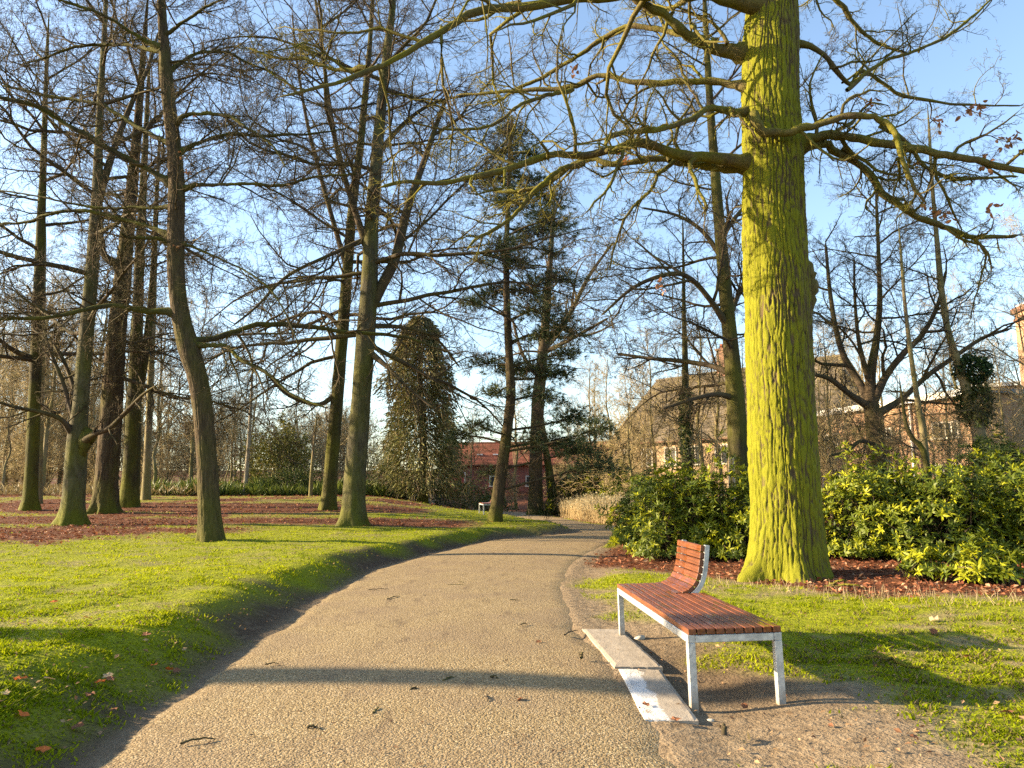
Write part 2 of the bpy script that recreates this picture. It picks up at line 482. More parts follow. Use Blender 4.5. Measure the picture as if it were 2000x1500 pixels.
def build_ground():
    ys = np.concatenate([np.linspace(-10, 1.5, 24, endpoint=False), np.geomspace(3.0, 700, 290) - 1.5])
    us = np.linspace(-1, 1, 320); us = np.sign(us) * (np.abs(us) * .65 + np.abs(us) ** 3 * 1.15)
    X = us[None, :] * (ys[:, None] + 13); Y = np.repeat(ys[:, None], len(us), 1)
    Z = ground_z(X, Y, True)
    n, m = X.shape
    i = np.arange(n - 1)[:, None] * m + np.arange(m - 1)[None, :]
    q = np.stack([i, i + 1, i + m + 1, i + m], -1).reshape(-1, 4)
    g, l = zone(X, Y)
    sl = (xL(Y) - X) * .85
    mud = np.maximum(.8 * np.exp(-(((X - 1.62) / .36) ** 2 + ((Y - 6.3) / 1.1) ** 2)), .95 * ss(-.1, .15, sl) * ss(1.15, .5, sl) * ss(30, 20, Y))
    mt, nt, b = new_mat('ground_soil', 0.95, 0.1)
    gw = attr(nt, 'grass').outputs['Fac']; lw = attr(nt, 'litter').outputs['Fac']
    n1 = tex_noise(nt, 2.2, 6, obj_vec(nt)); n2 = tex_noise(nt, 45, 4, obj_vec(nt)); n3 = tex_noise(nt, 9, 5, obj_vec(nt))
    soil = ramp(nt, mth(nt, 'ADD', mth(nt, 'MULTIPLY', n3, .6), mth(nt, 'MULTIPLY', n2, .4)), [(0.3, (.10, .07, .042)), (0.5, (.22, .162, .10)), (0.72, (.33, .255, .165))])
    turf = ramp(nt, n2, [(0.32, (.06, .08, .006)), (0.48, (.20, .22, .006)), (0.68, (.31, .32, .008))])
    leaf = ramp(nt, n2, [(0.32, (.04, .016, .009)), (0.5, (.125, .047, .022)), (0.7, (.21, .09, .042))])
    mudf = mth(nt, 'MULTIPLY', attr(nt, 'mud').outputs['Fac'], ramp(nt, n3, [(.30, (.25, .25, .25)), (.50, (1, 1, 1))]))
    soil = mixc(nt, mudf, soil, (.07, .047, .03))
    c = mixc(nt, mth(nt, 'MULTIPLY', gw, .95), soil, turf)
    nm = mth(nt, 'ADD', lw, mth(nt, 'MULTIPLY', mth(nt, 'SUBTRACT', n3, .5), .6))
    cl = nt.nodes.new('ShaderNodeClamp'); nt.links.new(mth(nt, 'MULTIPLY', nm, ss(0, 1, 1)), cl.inputs[0])
    c = mixc(nt, mth(nt, 'MULTIPLY', cl.outputs[0], mth(nt, 'GREATER_THAN', lw, .02)), c, leaf)
    nt.links.new(c, b.inputs['Base Color'])
    bump(nt, b, mth(nt, 'ADD', mth(nt, 'MULTIPLY', n2, .5), mth(nt, 'ADD', n3, n1)), 0.9, 0.05)
    me = np_mesh('ground', np.stack([X, Y, Z], -1).reshape(-1, 3), [q], mt, True, {'grass': g.ravel(), 'litter': l.ravel(), 'mud': mud.ravel()})
    o = link('ground', me); tag(o, 'mown park lawn with bare worn soil and drifts of dead leaves', None, None, 'structure')

    # gravel path
    ys = np.concatenate([np.linspace(-8, 1, 12, endpoint=False), np.geomspace(2.5, 74, 420) - 1.5])
    us = np.linspace(0, 1, 30)
    wl = xL(ys) + (fbm(ys * 1.6, 1.5, 0, 61, 4) - .5) * .30
    wr = xR(ys) + (fbm(ys * 1.6, 9.5, 0, 62, 4) - .5) * .34
    X = wl[:, None] * (1 - us) + wr[:, None] * us; Y = np.repeat(ys[:, None], 30, 1)
    Z = .004 + .03 * (us * (1 - us))[None] * 4 + (fbm(X * 1.3, Y * 1.3, 0, 8) - .5) * .012 - .022 * ((us < .01) | (us > .99))[None]
    n, m = X.shape
    i = np.arange(n - 1)[:, None] * m + np.arange(m - 1)[None, :]
    q = np.stack([i, i + 1, i + m + 1, i + m], -1).reshape(-1, 4)
    mt, nt, b = new_mat('gravel', 0.9, 0.2)
    vo = nt.nodes.new('ShaderNodeTexVoronoi'); vo.inputs['Scale'].default_value = 95; nt.links.new(obj_vec(nt), vo.inputs['Vector'])
    vo2 = nt.nodes.new('ShaderNodeTexVoronoi'); vo2.inputs['Scale'].default_value = 48; nt.links.new(obj_vec(nt), vo2.inputs['Vector'])
    sepc = nt.nodes.new('ShaderNodeSeparateColor'); nt.links.new(vo.outputs['Color'], sepc.inputs[0])
    n1 = tex_noise(nt, .9, 5, obj_vec(nt)); n2 = tex_noise(nt, 120, 3, obj_vec(nt))
    c = ramp(nt, sepc.outputs[0], [(0.0, (.14, .095, .045)), (0.45, (.275, .198, .096)), (0.85, (.37, .28, .145)), (1.0, (.48, .39, .25))])
    c = mixc(nt, ramp(nt, n1, [(.42, (.0, .0, .0)), (.62, (.55, .55, .55))]), c, (.23, .165, .10))
    n4 = tex_noise(nt, 3.5, 6, obj_vec(nt, (1.6, .5, 1)))
    c = mixc(nt, ramp(nt, n4, [(.56, (.0, .0, .0)), (.70, (.6, .6, .6))]), c, (.13, .09, .055))
    gap = ramp(nt, vo.outputs['Distance'], [(.45, (1, 1, 1)), (.85, (.45, .42, .38))])
    mul = nt.nodes.new('ShaderNodeMix'); mul.data_type = 'RGBA'; mul.blend_type = 'MULTIPLY'; mul.inputs[0].default_value = .8
    nt.links.new(c, mul.inputs[6]); nt.links.new(gap, mul.inputs[7])
    nt.links.new(mul.outputs[2], b.inputs['Base Color'])
    h = mth(nt, 'ADD', mth(nt, 'MULTIPLY', mth(nt, 'SUBTRACT', 1.0, vo.outputs['Distance']), .6), mth(nt, 'MULTIPLY', mth(nt, 'SUBTRACT', 1.0, vo2.outputs['Distance']), .7))
    bump(nt, b, mth(nt, 'ADD', h, mth(nt, 'MULTIPLY', n1, .4)), 0.7, 0.010)
    me = np_mesh('gravel_path', np.stack([X, Y, Z], -1).reshape(-1, 3), [q], mt, True)
    tag(link('gravel_path', me), 'pale gravel footpath curving away between lawn and shrubs', None, None, 'structure')

def cone_points(n, y0, y1, power, half=.80, pad=1.5):
    """points spread over the ground in view, thinning with distance"""
    u = rng.random(n)
    a = 1 - power
    y = (y0 ** a + u * (y1 ** a - y0 ** a)) ** (1 / a)
    x = (rng.random(n) * 2 - 1) * (half * y + pad)
    return x, y

def build_grass():
    n = 700000
    x, y = cone_points(n, 2.6, 44, 1.75)
    g, l = zone(x, y)
    keep = rng.random(n) < g * (1 - l * .8)
    # clumps
    cl = fbm(x * 5, y * 5, 0, 77, 2)
    keep &= rng.random(n) < .10 + .22 * ss(9, 5, y) + 1.1 * ss(.42, .66, cl)
    x, y, cl = x[keep], y[keep], cl[keep]
    z = ground_z(x, y)
    N = len(x)
    right = x > 0
    h = (.010 + .020 * rng.random(N) + .03 * ss(.5, .72, cl) * rng.random(N)) * np.where(right, 1.05, .85) * (1 + .02 * y)
    w = (.0035 + .0025 * rng.random(N)) * (1 + .11 * y)
    az = rng.random(N) * 2 * PI
    lean = .25 + .9 * rng.random(N)
    la = rng.random(N) * 2 * PI
    side = np.stack([np.cos(az), np.sin(az), np.zeros(N)], 1)
    base = np.stack([x, y, z - .006], 1)
    dirv = np.stack([np.cos(la) * lean, np.sin(la) * lean, np.ones(N)], 1)
    mid = base + dirv * (h * .55)[:, None] * np.array([.7, .7, 1.0])
    tip = base + dirv * h[:, None] * np.array([1.25, 1.25, .95])
    near = y < 7.5
    tone = np.clip(fbm(x * .6, y * .6, 0, 90, 3) * .9 + rng.random(N) * .5 - .2, 0, 1)[:, None]
    c = np.array([.15, .20, .004]) * (1 - tone) + np.array([.36, .375, .006]) * tone
    dry = (rng.random(N) < .06 + .22 * ((x > 0) & (y < 9)))
    c[dry] = np.array([.22, .17, .08]) * (.6 + .6 * rng.random((dry.sum(), 1)))
    # fine blades near
    k = np.nonzero(near)[0]
    hw = side[k] * w[k][:, None]
    v1 = np.stack([base[k] - hw, base[k] + hw, mid[k] + hw * .75, mid[k] - hw * .75, tip[k]], 1)
    o = (np.arange(len(k)) * 5)[:, None]
    q1 = np.array([[0, 1, 2, 3]]) + o; t1 = np.array([[3, 2, 4]]) + o
    f = np.nonzero(~near)[0]
    hw = side[f] * w[f][:, None]
    v2 = np.stack([base[f] - hw, base[f] + hw, tip[f]], 1)
    t2 = np.array([[0, 1, 2]]) + (np.arange(len(f)) * 3)[:, None] + len(k) * 5
    V = np.concatenate([v1.reshape(-1, 3), v2.reshape(-1, 3)])
    C = np.concatenate([np.repeat(c[k], 5, 0), np.repeat(c[f], 3, 0)])
    me = np_mesh('grass', V, [q1, np.concatenate([t1, t2])], M['grass'], False, {'col': C})
    tag(link('grass', me), 'short bright mossy grass growing on both sides of the path', 'grass', None, 'stuff')
    print('grass blades', N)

def build_litter():
    n = 105000
    x, y = cone_points(n, 6, 60, 1.02, .85, 3)
    g, l = zone(x, y)
    keep = rng.random(n) < l * .9
    x, y = x[keep], y[keep]
    N = len(x)
    z = ground_z(x, y) + .008 + .02 * rng.random(N)
    d = unit(np.stack([rng.normal(size=N), rng.normal(size=N), .25 * rng.normal(size=N)], 1))
    nr = unit(np.stack([.5 * rng.normal(size=N), .5 * rng.normal(size=N), np.ones(N)], 1))
    sz = (.045 + .05 * rng.random(N)) * (1 + .012 * y)
    t = rng.random((N, 1))
    c = np.array([.12, .036, .018]) * (1 - t) + np.array([.30, .12, .055]) * t
    pale = rng.random(N) < .10
    c[pale] = np.array([.36, .22, .13])
    me = leaf_mesh('leaf_litter', np.stack([x, y, z], 1), d, nr, sz, sz * .62, M['litter'], c)
    tag(link('leaf_litter', me), 'reddish brown carpet of dead leaves under the trees and shrubs', 'leaf litter', None, 'stuff')
    # loose leaves and crumbs over the lawn and soil
    n = 6000
    x, y = cone_points(n, 2.8, 26, 1.2)
    g, l = zone(x, y)
    out = (x < xL(y) - .1) | (x > xR(y) + .1)
    keep = out & (rng.random(n) < .75)
    x, y = x[keep], y[keep]; N = len(x)
    z = ground_z(x, y) + .012 + .02 * rng.random(N)
    d = unit(np.stack([rng.normal(size=N), rng.normal(size=N), .3 * rng.normal(size=N)], 1))
    nr = unit(np.stack([.5 * rng.normal(size=N), .5 * rng.normal(size=N), np.ones(N)], 1))
    sz = .018 + .035 * rng.random(N) ** 2
    t = rng.random((N, 1))
    c = np.array([.16, .07, .035]) * (1 - t) + np.array([.40, .27, .14]) * t
    me = leaf_mesh('leaf_crumbs', np.stack([x, y, z], 1), d, nr, sz, sz * .6, M['litter'], c)
    tag(link('leaf_crumbs', me), 'small dry leaf crumbs strewn over the lawn and bare soil', 'leaf crumbs', None, 'stuff')
    # crumbs and grit on the path
    n = 3600
    x, y = cone_points(n, 2.8, 24, 1.2)
    keep = (x > xL(y) + .1) & (x < xR(y) - .05)
    x, y = x[keep], y[keep]; N = len(x)
    us = (x - xL(y)) / (xR(y) - xL(y))
    z = .012 + .12 * us * (1 - us) * 1.0
    d = unit(np.stack([rng.normal(size=N), rng.normal(size=N), .15 * rng.normal(size=N)], 1))
    nr = unit(np.stack([.3 * rng.normal(size=N), .3 * rng.normal(size=N), np.ones(N)], 1))
    sz = .010 + .03 * rng.random(N) ** 3
    t = rng.random((N, 1))
    c = np.array([.05, .03, .02]) * (1 - t) + np.array([.26, .14, .07]) * t
    me = leaf_mesh('path_debris', np.stack([x, y, z], 1), d, nr, sz, sz * .45, M['litter'], c)
    tag(link('path_debris', me), 'dark crumbs of bark and leaf scattered on the gravel', 'debris', None, 'stuff')

build_ground()
build_grass()
build_litter()

# ------------------------------------------------------------------ trees
def resample(pts, vals, n):
    """Catmull-Rom through pts with values, n samples evenly along"""
    pts = np.asarray(pts, float); vals = np.asarray(vals, float)
    if len(pts) < 3:
        t = np.linspace(0, 1, n)
        return pts[0] + (pts[-1] - pts[0]) * t[:, None], vals[0] + (vals[-1] - vals[0]) * t
    A = np.concatenate([pts, vals[:, None]], 1)
    A = np.concatenate([[2 * A[0] - A[1]], A, [2 * A[-1] - A[-2]]])
    out = []
    K = 24
    for i in range(1, len(A) - 2):
        p0, p1, p2, p3 = A[i - 1], A[i], A[i + 1], A[i + 2]
        t = np.linspace(0, 1, K, endpoint=False)[:, None]
        out.append(.5 * ((2 * p1) + (-p0 + p2) * t + (2 * p0 - 5 * p1 + 4 * p2 - p3) * t ** 2 + (-p0 + 3 * p1 - 3 * p2 + p3) * t ** 3))
    out.append(A[-2][None])
    D = np.concatenate(out)
    s = np.concatenate([[0], np.cumsum(np.linalg.norm(np.diff(D[:, :3], axis=0), axis=1))])
    q = np.linspace(0, s[-1], n)
    R_ = np.stack([np.interp(q, s, D[:, k]) for k in range(D.shape[1])], 1)
    return R_[:, :3], np.maximum(R_[:, 3], 1e-4)

def spawn(rg, P, R, m, t0, t1, ang, lenf, rf, n, wob=.12, up=.04, planar=.6, rmin=.004, Labs=None, taper=.3, lcap=9.0):
    """m children on every branch of P"""
    B, N, _ = P.shape
    if B == 0: return np.zeros((0, n, 3)), np.zeros((0, n))
    t = t0 + (t1 - t0) * ((np.arange(m)[None] + rg.random((B, m))) / m)
    f = t * (N - 1); i = np.minimum(f.astype(int), N - 2); w = (f - i)[..., None]
    bi = np.arange(B)[:, None]
    p0 = P[bi, i] * (1 - w) + P[bi, i + 1] * w
    r0 = R[bi, i] * (1 - w[..., 0]) + R[bi, i + 1] * w[..., 0]
    T = unit(P[bi, i + 1] - P[bi, i])
    plen = np.linalg.norm(np.diff(P, axis=1), axis=2).sum(1)[:, None]
    hor = np.cross(T, np.array([0, 0, 1.0]))
    sgn = np.where((np.arange(m)[None] + rg.integers(0, 2, (B, 1))) % 2 == 0, 1.0, -1.0)[..., None]
    rnd = rg.normal(size=T.shape); rnd -= (rnd * T).sum(-1, keepdims=True) * T
    side = unit(unit(hor + 1e-4) * sgn * planar + unit(rnd) * (1 - planar * .6))
    a = ang * (.65 + .7 * rg.random((B, m)))[..., None]
    d = unit(np.cos(a) * T + np.sin(a) * side)
    L = np.minimum(plen * lenf * (1.1 - .6 * t) * (.5 + .9 * rg.random((B, m))), lcap)
    if Labs is not None: L = Labs * (.55 + .9 * rg.random((B, m)))
    r = np.maximum(np.minimum(r0 * rf, L * .022 + rmin), rmin)
    K = B * m
    p = p0.reshape(K, 3); d = d.reshape(K, 3); L = L.reshape(K, 1); r = r.reshape(K)
    out = np.empty((K, n, 3)); out[:, 0] = p
    for k in range(1, n):
        d = unit(d + wob * rg.normal(size=d.shape) + np.array([0, 0, up]))
        p = p + d * L / (n - 1)
        out[:, k] = p
    tt = np.linspace(0, 1, n)[None]
    return out, np.maximum(r[:, None] * (1 - (1 - taper) * tt), rmin * .7)

def in_view(P, mx=1.18, top=-260):
    """keep fine growth that the camera, or one a step beside it, could see"""
    c = P[:, 0]
    y = np.maximum(c[:, 1] * CP + (c[:, 2] - EYE) * SP, .1)
    v = (-c[:, 1] * SP + (c[:, 2] - EYE) * CP)
    px = F * c[:, 0] / y; py = 750 - F * v / y
    return (np.abs(px) < 1000 * mx) & (py > top)

def twigs(tb, rg, P, R, spec, rmin, cull=True, stop=None):
    """add generations of branches to tb below the limbs P,R"""
    for k, (m, t0, t1, ang, lenf, rf, n, sides, wob, up, planar) in enumerate(spec):
        P, R = spawn(rg, P, R, m, t0, t1, ang, lenf, rf, n, wob, up, planar, rmin)
        if cull:
            kk = in_view(P)
            P, R = P[kk], R[kk]
        tb.add(P, R, sides)

# children, from, to, angle, length, radius, points, sides, wobble, lift, flatness
L4 = (3, .3, 1, .7, .6, .75, 2, 3, .15, .0, .4)
FULL = [(11, .12, 1, .85, .42, .62, 7, 4, .17, .03, .6), (8, .15, 1, .8, .42, .6, 5, 3, .18, .01, .6), (6, .15, 1, .75, .5, .65, 3, 3, .18, .0, .5), L4]
MED = [(9, .12, 1, .85, .42, .62, 7, 4, .17, .03, .6), (7, .15, 1, .8, .42, .6, 5, 3, .18, .01, .6), (5, .15, 1, .75, .52, .65, 3, 3, .18, .0, .5), L4]
LOW = [(8, .12, 1, .8, .42, .62, 6, 3, .16, .04, .5), (6, .15, 1, .8, .45, .6, 4, 3, .18, .02, .5), (5, .15, 1, .75, .55, .65, 2, 3, .18, .0, .5), (3, .3, 1, .7, .6, .75, 2, 3, .15, .0, .4)]

def trace(pts, d, dd=0.0, z0=None):
    """photo points (x, y, width) at distance d .. d+dd -> world polyline and radii"""
    n = len(pts)
    P = np.array([at(p[0], p[1], d + dd * k / max(1, n - 1)) for k, p in enumerate(pts)])
    R = np.array([p[2] * .5 * scale_at(p[0], p[1], d + dd * k / max(1, n - 1)) for k, p in enumerate(pts)])
    return P, R

def trunk_mesh(name, P, R, mat, sides, rows, seed, flare=.5, lobes=5, rough=.05, bark=None, zfoot=None):
    """solid trunk with buttressed foot and uneven bark"""
    rg = np.random.default_rng(seed)
    P, R = resample(P, R, rows)
    zb = P[0, 2] if zfoot is None else zfoot
    P = np.concatenate([[P[0] - np.array([0, 0, .25])], P]); R = np.concatenate([[R[0]], R])
    T = unit(np.gradient(P, axis=0))
    X = unit(np.cross(T, np.array([0., 1., 0.]))); Y = np.cross(T, X)
    a = np.arange(sides) * 2 * PI / sides
    h = (P[:, 2] - zb)[:, None]
    ph = rg.random(3) * 6.28
    fl = flare * np.exp(-np.maximum(h, -.1) / .28)
    rad = R[:, None] * (1 + fl * (.10 + .75 * np.abs(np.cos(lobes * .5 * a + ph[0]))[None] ** 3 + .22 * np.cos((lobes - 2) * a + ph[1])[None] + .12 * np.cos((lobes + 4) * a + ph[2])[None]))
    ca, sa = np.cos(a)[None] * 1.6, np.sin(a)[None] * 1.6
    rad = rad * (1 + rough * 2.6 * (fbm(ca + seed, sa, P[:, 2][:, None] * .7, seed, 3) - .5) + rough * (noise(ca * 4, sa * 4, P[:, 2][:, None] * 1.5, seed + 5) - .5))
    at_ = {'foot': np.repeat(np.exp(-np.maximum(h, 0) / .55), sides, 1).ravel()}
    if bark:
        nc, cl, amp = bark
        ca2, sa2 = np.cos(a)[None], np.sin(a)[None]
        kf = nc / 6.28
        # long ridges that wander, split and are cracked across
        U = (a / (2 * PI) * nc)[None] + (noise(ca2 * kf * .8, sa2 * kf * .8, h / cl * .9, seed + 9) - .5) * 1.5 + (noise(ca2 * kf * 1.7, sa2 * kf * 1.7, h / cl * 2.6, seed + 19) - .5) * .95
        kk = np.floor(U); fr = U - kk; km = np.mod(kk, nc)
        e = np.minimum(fr, 1 - fr)
        wd = .10 + .20 * noise(km * 1.7, h / cl * 1.3, 0, seed + 3)
        ed = ss(0, 1, e / wd)
        Vv = h / (cl * .45) + _hash(km, km * 0, km * 0, seed) * 10 + fr * .7 + noise(km * 3.1, h * 3, 0, seed + 6)
        iv = np.floor(Vv); fv = Vv - iv
        crack = np.where(_hash(km, iv, iv * 0, seed + 7) < .6, 1 - .75 * (1 - ss(0, .16, np.minimum(fv, 1 - fv))), 1.0)
        ed = ed * crack
        lift = .75 + .5 * _hash(km, iv, iv * 0, seed + 8)
        fine = fbm(ca2 * kf * 3, sa2 * kf * 3, h * 14, seed + 2, 3)
        rad = rad + amp * (ed * lift - .6) + amp * 1.3 * (fine - .5) * (.4 + .6 * ed)
        at_['furrow'] = np.clip(ed * .85 + (fine - .5) * .7 + .05, 0, 1).ravel()
    V = P[:, None] + rad[..., None] * (np.cos(a)[None, :, None] * X[:, None] + np.sin(a)[None, :, None] * Y[:, None])
    n = len(P)
    i = np.arange(sides); j = (i + 1) % sides
    q = np.concatenate([np.stack([k * sides + i, k * sides + j, (k + 1) * sides + j, (k + 1) * sides + i], 1) for k in range(n - 1)])
    V = np.concatenate([V.reshape(-1, 3), [P[-1]]])
    tip = np.stack([(n - 1) * sides + i, (n - 1) * sides + j, np.full(sides, n * sides)], 1)
    for k in at_: at_[k] = np.append(at_[k], 0.5)
    return np_mesh(name, V, [q, tip], mat, True, at_)

def limb_mesh(name, P, R, mat, n=36, sides=10, seed=0):
    P, R = resample(P, R, n)
    rg = np.random.default_rng(seed)
    wv = np.cumsum(rg.normal(size=(n, 3)), 0); wv -= np.linspace(0, 1, n)[:, None] * wv[-1]
    P = P + wv * R[:, None] * .24
    R = R * (1 + .30 * (noise(np.arange(n) * .6, seed * 1.7) - .5) + .2 * (rg.random(n) - .5))
    tb = Tubes(); tb.add(P[None], R[None], sides)
    return tb.mesh(name, mat)

def rel(V, o):
    return np.asarray(V) - np.asarray(o)

# limbs shared by many trees: each is a bough with all its finer growth
def limb_kind(seed, up, tip_up, L=5.0):
    rg = np.random.default_rng(seed)
    n = 14
    d = unit(np.array([1.0, 0, .0])); P = [np.zeros(3)]
    for k in range(1, n):
        d = unit(d + rg.normal(size=3) * .13 + np.array([.05, 0, up + (tip_up - up) * k / n]))
        P.append(P[-1] + d * L / (n - 1))
    P = np.array(P)[None]; R = (.050 * np.linspace(1, .10, n) ** 1.1)[None]
    tb = Tubes(); tb.add(P, R, 6)
    for (m, t0, t1, an, lenf, rf, nn, sd, wb, u_, pl) in [(14, .10, 1, .8, .40, .6, 7, 4, .19, .02, .6), (8, .12, 1, .8, .42, .6, 5, 3, .19, .0, .55), (6, .15, 1, .75, .5, .65, 3, 3, .18, -.01, .5), (4, .25, 1, .7, .6, .75, 2, 3, .15, -.02, .4)]:
        P, R = spawn(rg, P, R, m, t0, t1, an, lenf, rf, nn, wb, u_, pl, .0046)
        tb.add(P, R, sd)
    return tb.mesh('limb', M['twig'])
LIMBS = [limb_kind(901, .02, -.03), limb_kind(902, .05, -.06), limb_kind(903, -.02, .02), limb_kind(904, .0, -.05), limb_kind(905, .03, .08), limb_kind(906, .06, .10), limb_kind(907, .02, .0)]

def hang_limbs(root, base, tP, tR, cnt, t0, t1, s0, s1, e0, e1, rg):
    """boughs round a trunk, each its own part sharing one of the limb meshes"""
    az = rg.random() * 6.28
    for k in range(cnt):
        t = t0 + (t1 - t0) * (k + rg.random()) / cnt
        i = int(t * (len(tP) - 1)); p = tP[i]
        az += 2.4 + rg.normal() * .5
        q = (t - t0) / max(1e-3, t1 - t0)
        s_ = (s0 + (s1 - s0) * q) * rg.uniform(.7, 1.2)
        el = e0 + (e1 - e0) * q + rg.normal() * .16
        w = p + base
        if not in_view(w[None, None], 1.45, -700)[0]: continue
        me = LIMBS[rg.integers(0, 5)] if q < .6 else LIMBS[rg.integers(2, 7)]
        o = link('limb', me, root, tuple(p), (0, 0, 0))
        o.rotation_euler = (Matrix.Rotation(az, 3, 'Z') @ Matrix.Rotation(-el, 3, 'Y') @ Matrix.Rotation(rg.normal() * .35, 3, 'X')).to_euler()
        o.scale = (s_, s_, s_)

def make_tree(name, label, tr, d=None, seed=1, bark='dark', limb_tr=(), auto=14, auto_t=(.35, .97), spec=MED, rmin=.005, forks=(),
              limb_len=4.5, ang=1.0, up=.05, flare=.5, sides=18, rows=60, group=None, limb_bark=None, top_extra=3.0, cull=True,
              barkp=None, rough=.06, limb_parts=False, twig_mat='twig', planar=.2, wob=.14, lower_short=0.0, hang=0, el=(.1, .9), hs=None, hang_t=None, ws=1.0, lw=1.0):
    """tree traced from the photograph: trunk, limbs, then finer growth"""
    rg = np.random.default_rng(seed)
    if d is None:
        base = on_ground(tr[0][0], tr[0][1]); d = base[1]
    P, R = trace(tr, d); R = R * ws
    base = P[0].copy()
    base[2] = ground_z(base[0], base[1])
    P[0, 2] = min(P[0, 2], base[2] + .02)
    if top_extra:                       # carry the trunk on above the frame
        dv = unit(P[-1] - P[-2]); dv = unit(dv + np.array([0, 0, .4]))
        P = np.concatenate([P, [P[-1] + dv * top_extra * .5, P[-1] + dv * top_extra]])
        R = np.concatenate([R, [R[-1] * .6, R[-1] * .18]])
    root = thing(name, label, 'tree', tuple(base), 0, group)
    P = P - base
    tm = trunk_mesh('trunk', P, R, M[bark], sides, rows, seed, flare, rg.integers(4, 7), rough, barkp, 0.0)
    link('trunk', tm, root)
    lb = M[limb_bark or bark]
    tb = Tubes()
    Ls, Rs = [], []
    n = 16
    k = 0
    tP, tR = resample(P, R, 80)
    fk = []
    for f in forks:                     # second leaders
        fp, fr = trace(f[0], d, f[1]); fp = fp - base; fr = fr * ws
        fP, fR = resample(fp, fr, 40)
        tb.add(fP[None], fR[None], 10)
        fk.append((fP, fR))
    for f in limb_tr:
        lp, lr = trace(f[0], d + (f[2] if len(f) > 2 else 0), f[1]); lp = lp - base
        q = np.argmin(np.linalg.norm(tP - lp[0], axis=1))
        if len(f) < 3 and np.linalg.norm(tP[q] - lp[0]) < 1.0:
            lp[0] = tP[q] * .6 + lp[0] * .4
        lr = lr * lw; lr[0] *= 1.25
        lP, lR = resample(lp, lr, n)
        if limb_parts:
            cP, cR = resample(lp, lr, 44)
            j = np.argmin(np.abs(tP[None, :, 2] - cP[:, None, 2]), 1)
            out = np.linalg.norm(cP[:, :2] - tP[j, :2], axis=1) - tR[j]
            cR = cR * (1 + .32 * np.exp(-np.maximum(out, 0) / (1.6 * lr[1])))
            link('limb', limb_mesh('limb', cP, cR, lb, 44, 12, seed + k), root)
        else:
            tb.add(*[x[None] for x in resample(lp, lr, 24)], 8)
        Ls.append(lP); Rs.append(lR); k += 1
    AP, AR = [], []
    for tPk, tRk, cnt in [(tP, tR, auto)] + [(a_, b_, auto // 2) for a_, b_ in fk]:
        if cnt == 0: continue
        t0, t1 = auto_t if tPk is tP else (.25, .97)
        ap, ar = spawn(rg, tPk[None], tRk[None], cnt, t0, t1, ang, .5, .42, n, wob, up, planar, .012, limb_len, .22)
        tt = np.linspace(t0, t1, cnt)
        sc_ = (1.15 - .6 * (tt - t0) / max(1e-3, t1 - t0)) * (1 - lower_short * np.exp(-(tt - t0) * 8))
        ap = ap[:, :1] + (ap - ap[:, :1]) * sc_[:, None, None]
        if cull:
            kk = in_view(ap + base, 1.6, -900)
            ap, ar = ap[kk], ar[kk]
        AP.append(ap); AR.append(ar)
        tb.add(ap, ar, 6)
    if hang:
        ht = hang_t or auto_t
        h0, h1 = hs or (limb_len / 5.0, limb_len / 9.0)
        hang_limbs(root, base, tP, tR, hang, ht[0], ht[1], h0, h1, el[0], el[1], rg)
        for a_, b_ in fk:
            hang_limbs(root, base, a_, b_, max(5, hang // 3), .2, .98, h0 * .8, h1, .2, el[1], rg)
    if not Ls and not AP:
        if tb.n:
            link('crown', tb.mesh('crown', lb), root)
        return root, base, None, d
    allP = np.concatenate(([np.stack(Ls)] if Ls else []) + AP); allR = np.concatenate(([np.stack(Rs)] if Rs else []) + AR)
    Pw, Rw = allP, allR
    for (m, t0, t1, an, lenf, rf, nn, sd, wb, u_, pl) in spec:
        Pw, Rw = spawn(rg, Pw, Rw, m, t0, t1, an, lenf, rf, nn, wb, u_, pl, rmin)
        if cull:
            kk = in_view(Pw + base); Pw, Rw = Pw[kk], Rw[kk]
        tb.add(Pw, Rw, sd)
    cr = tb.mesh('crown', M[twig_mat])
    co = link('crown', cr, root); co['kind'] = 'stuff'
    return root, base, Pw, d

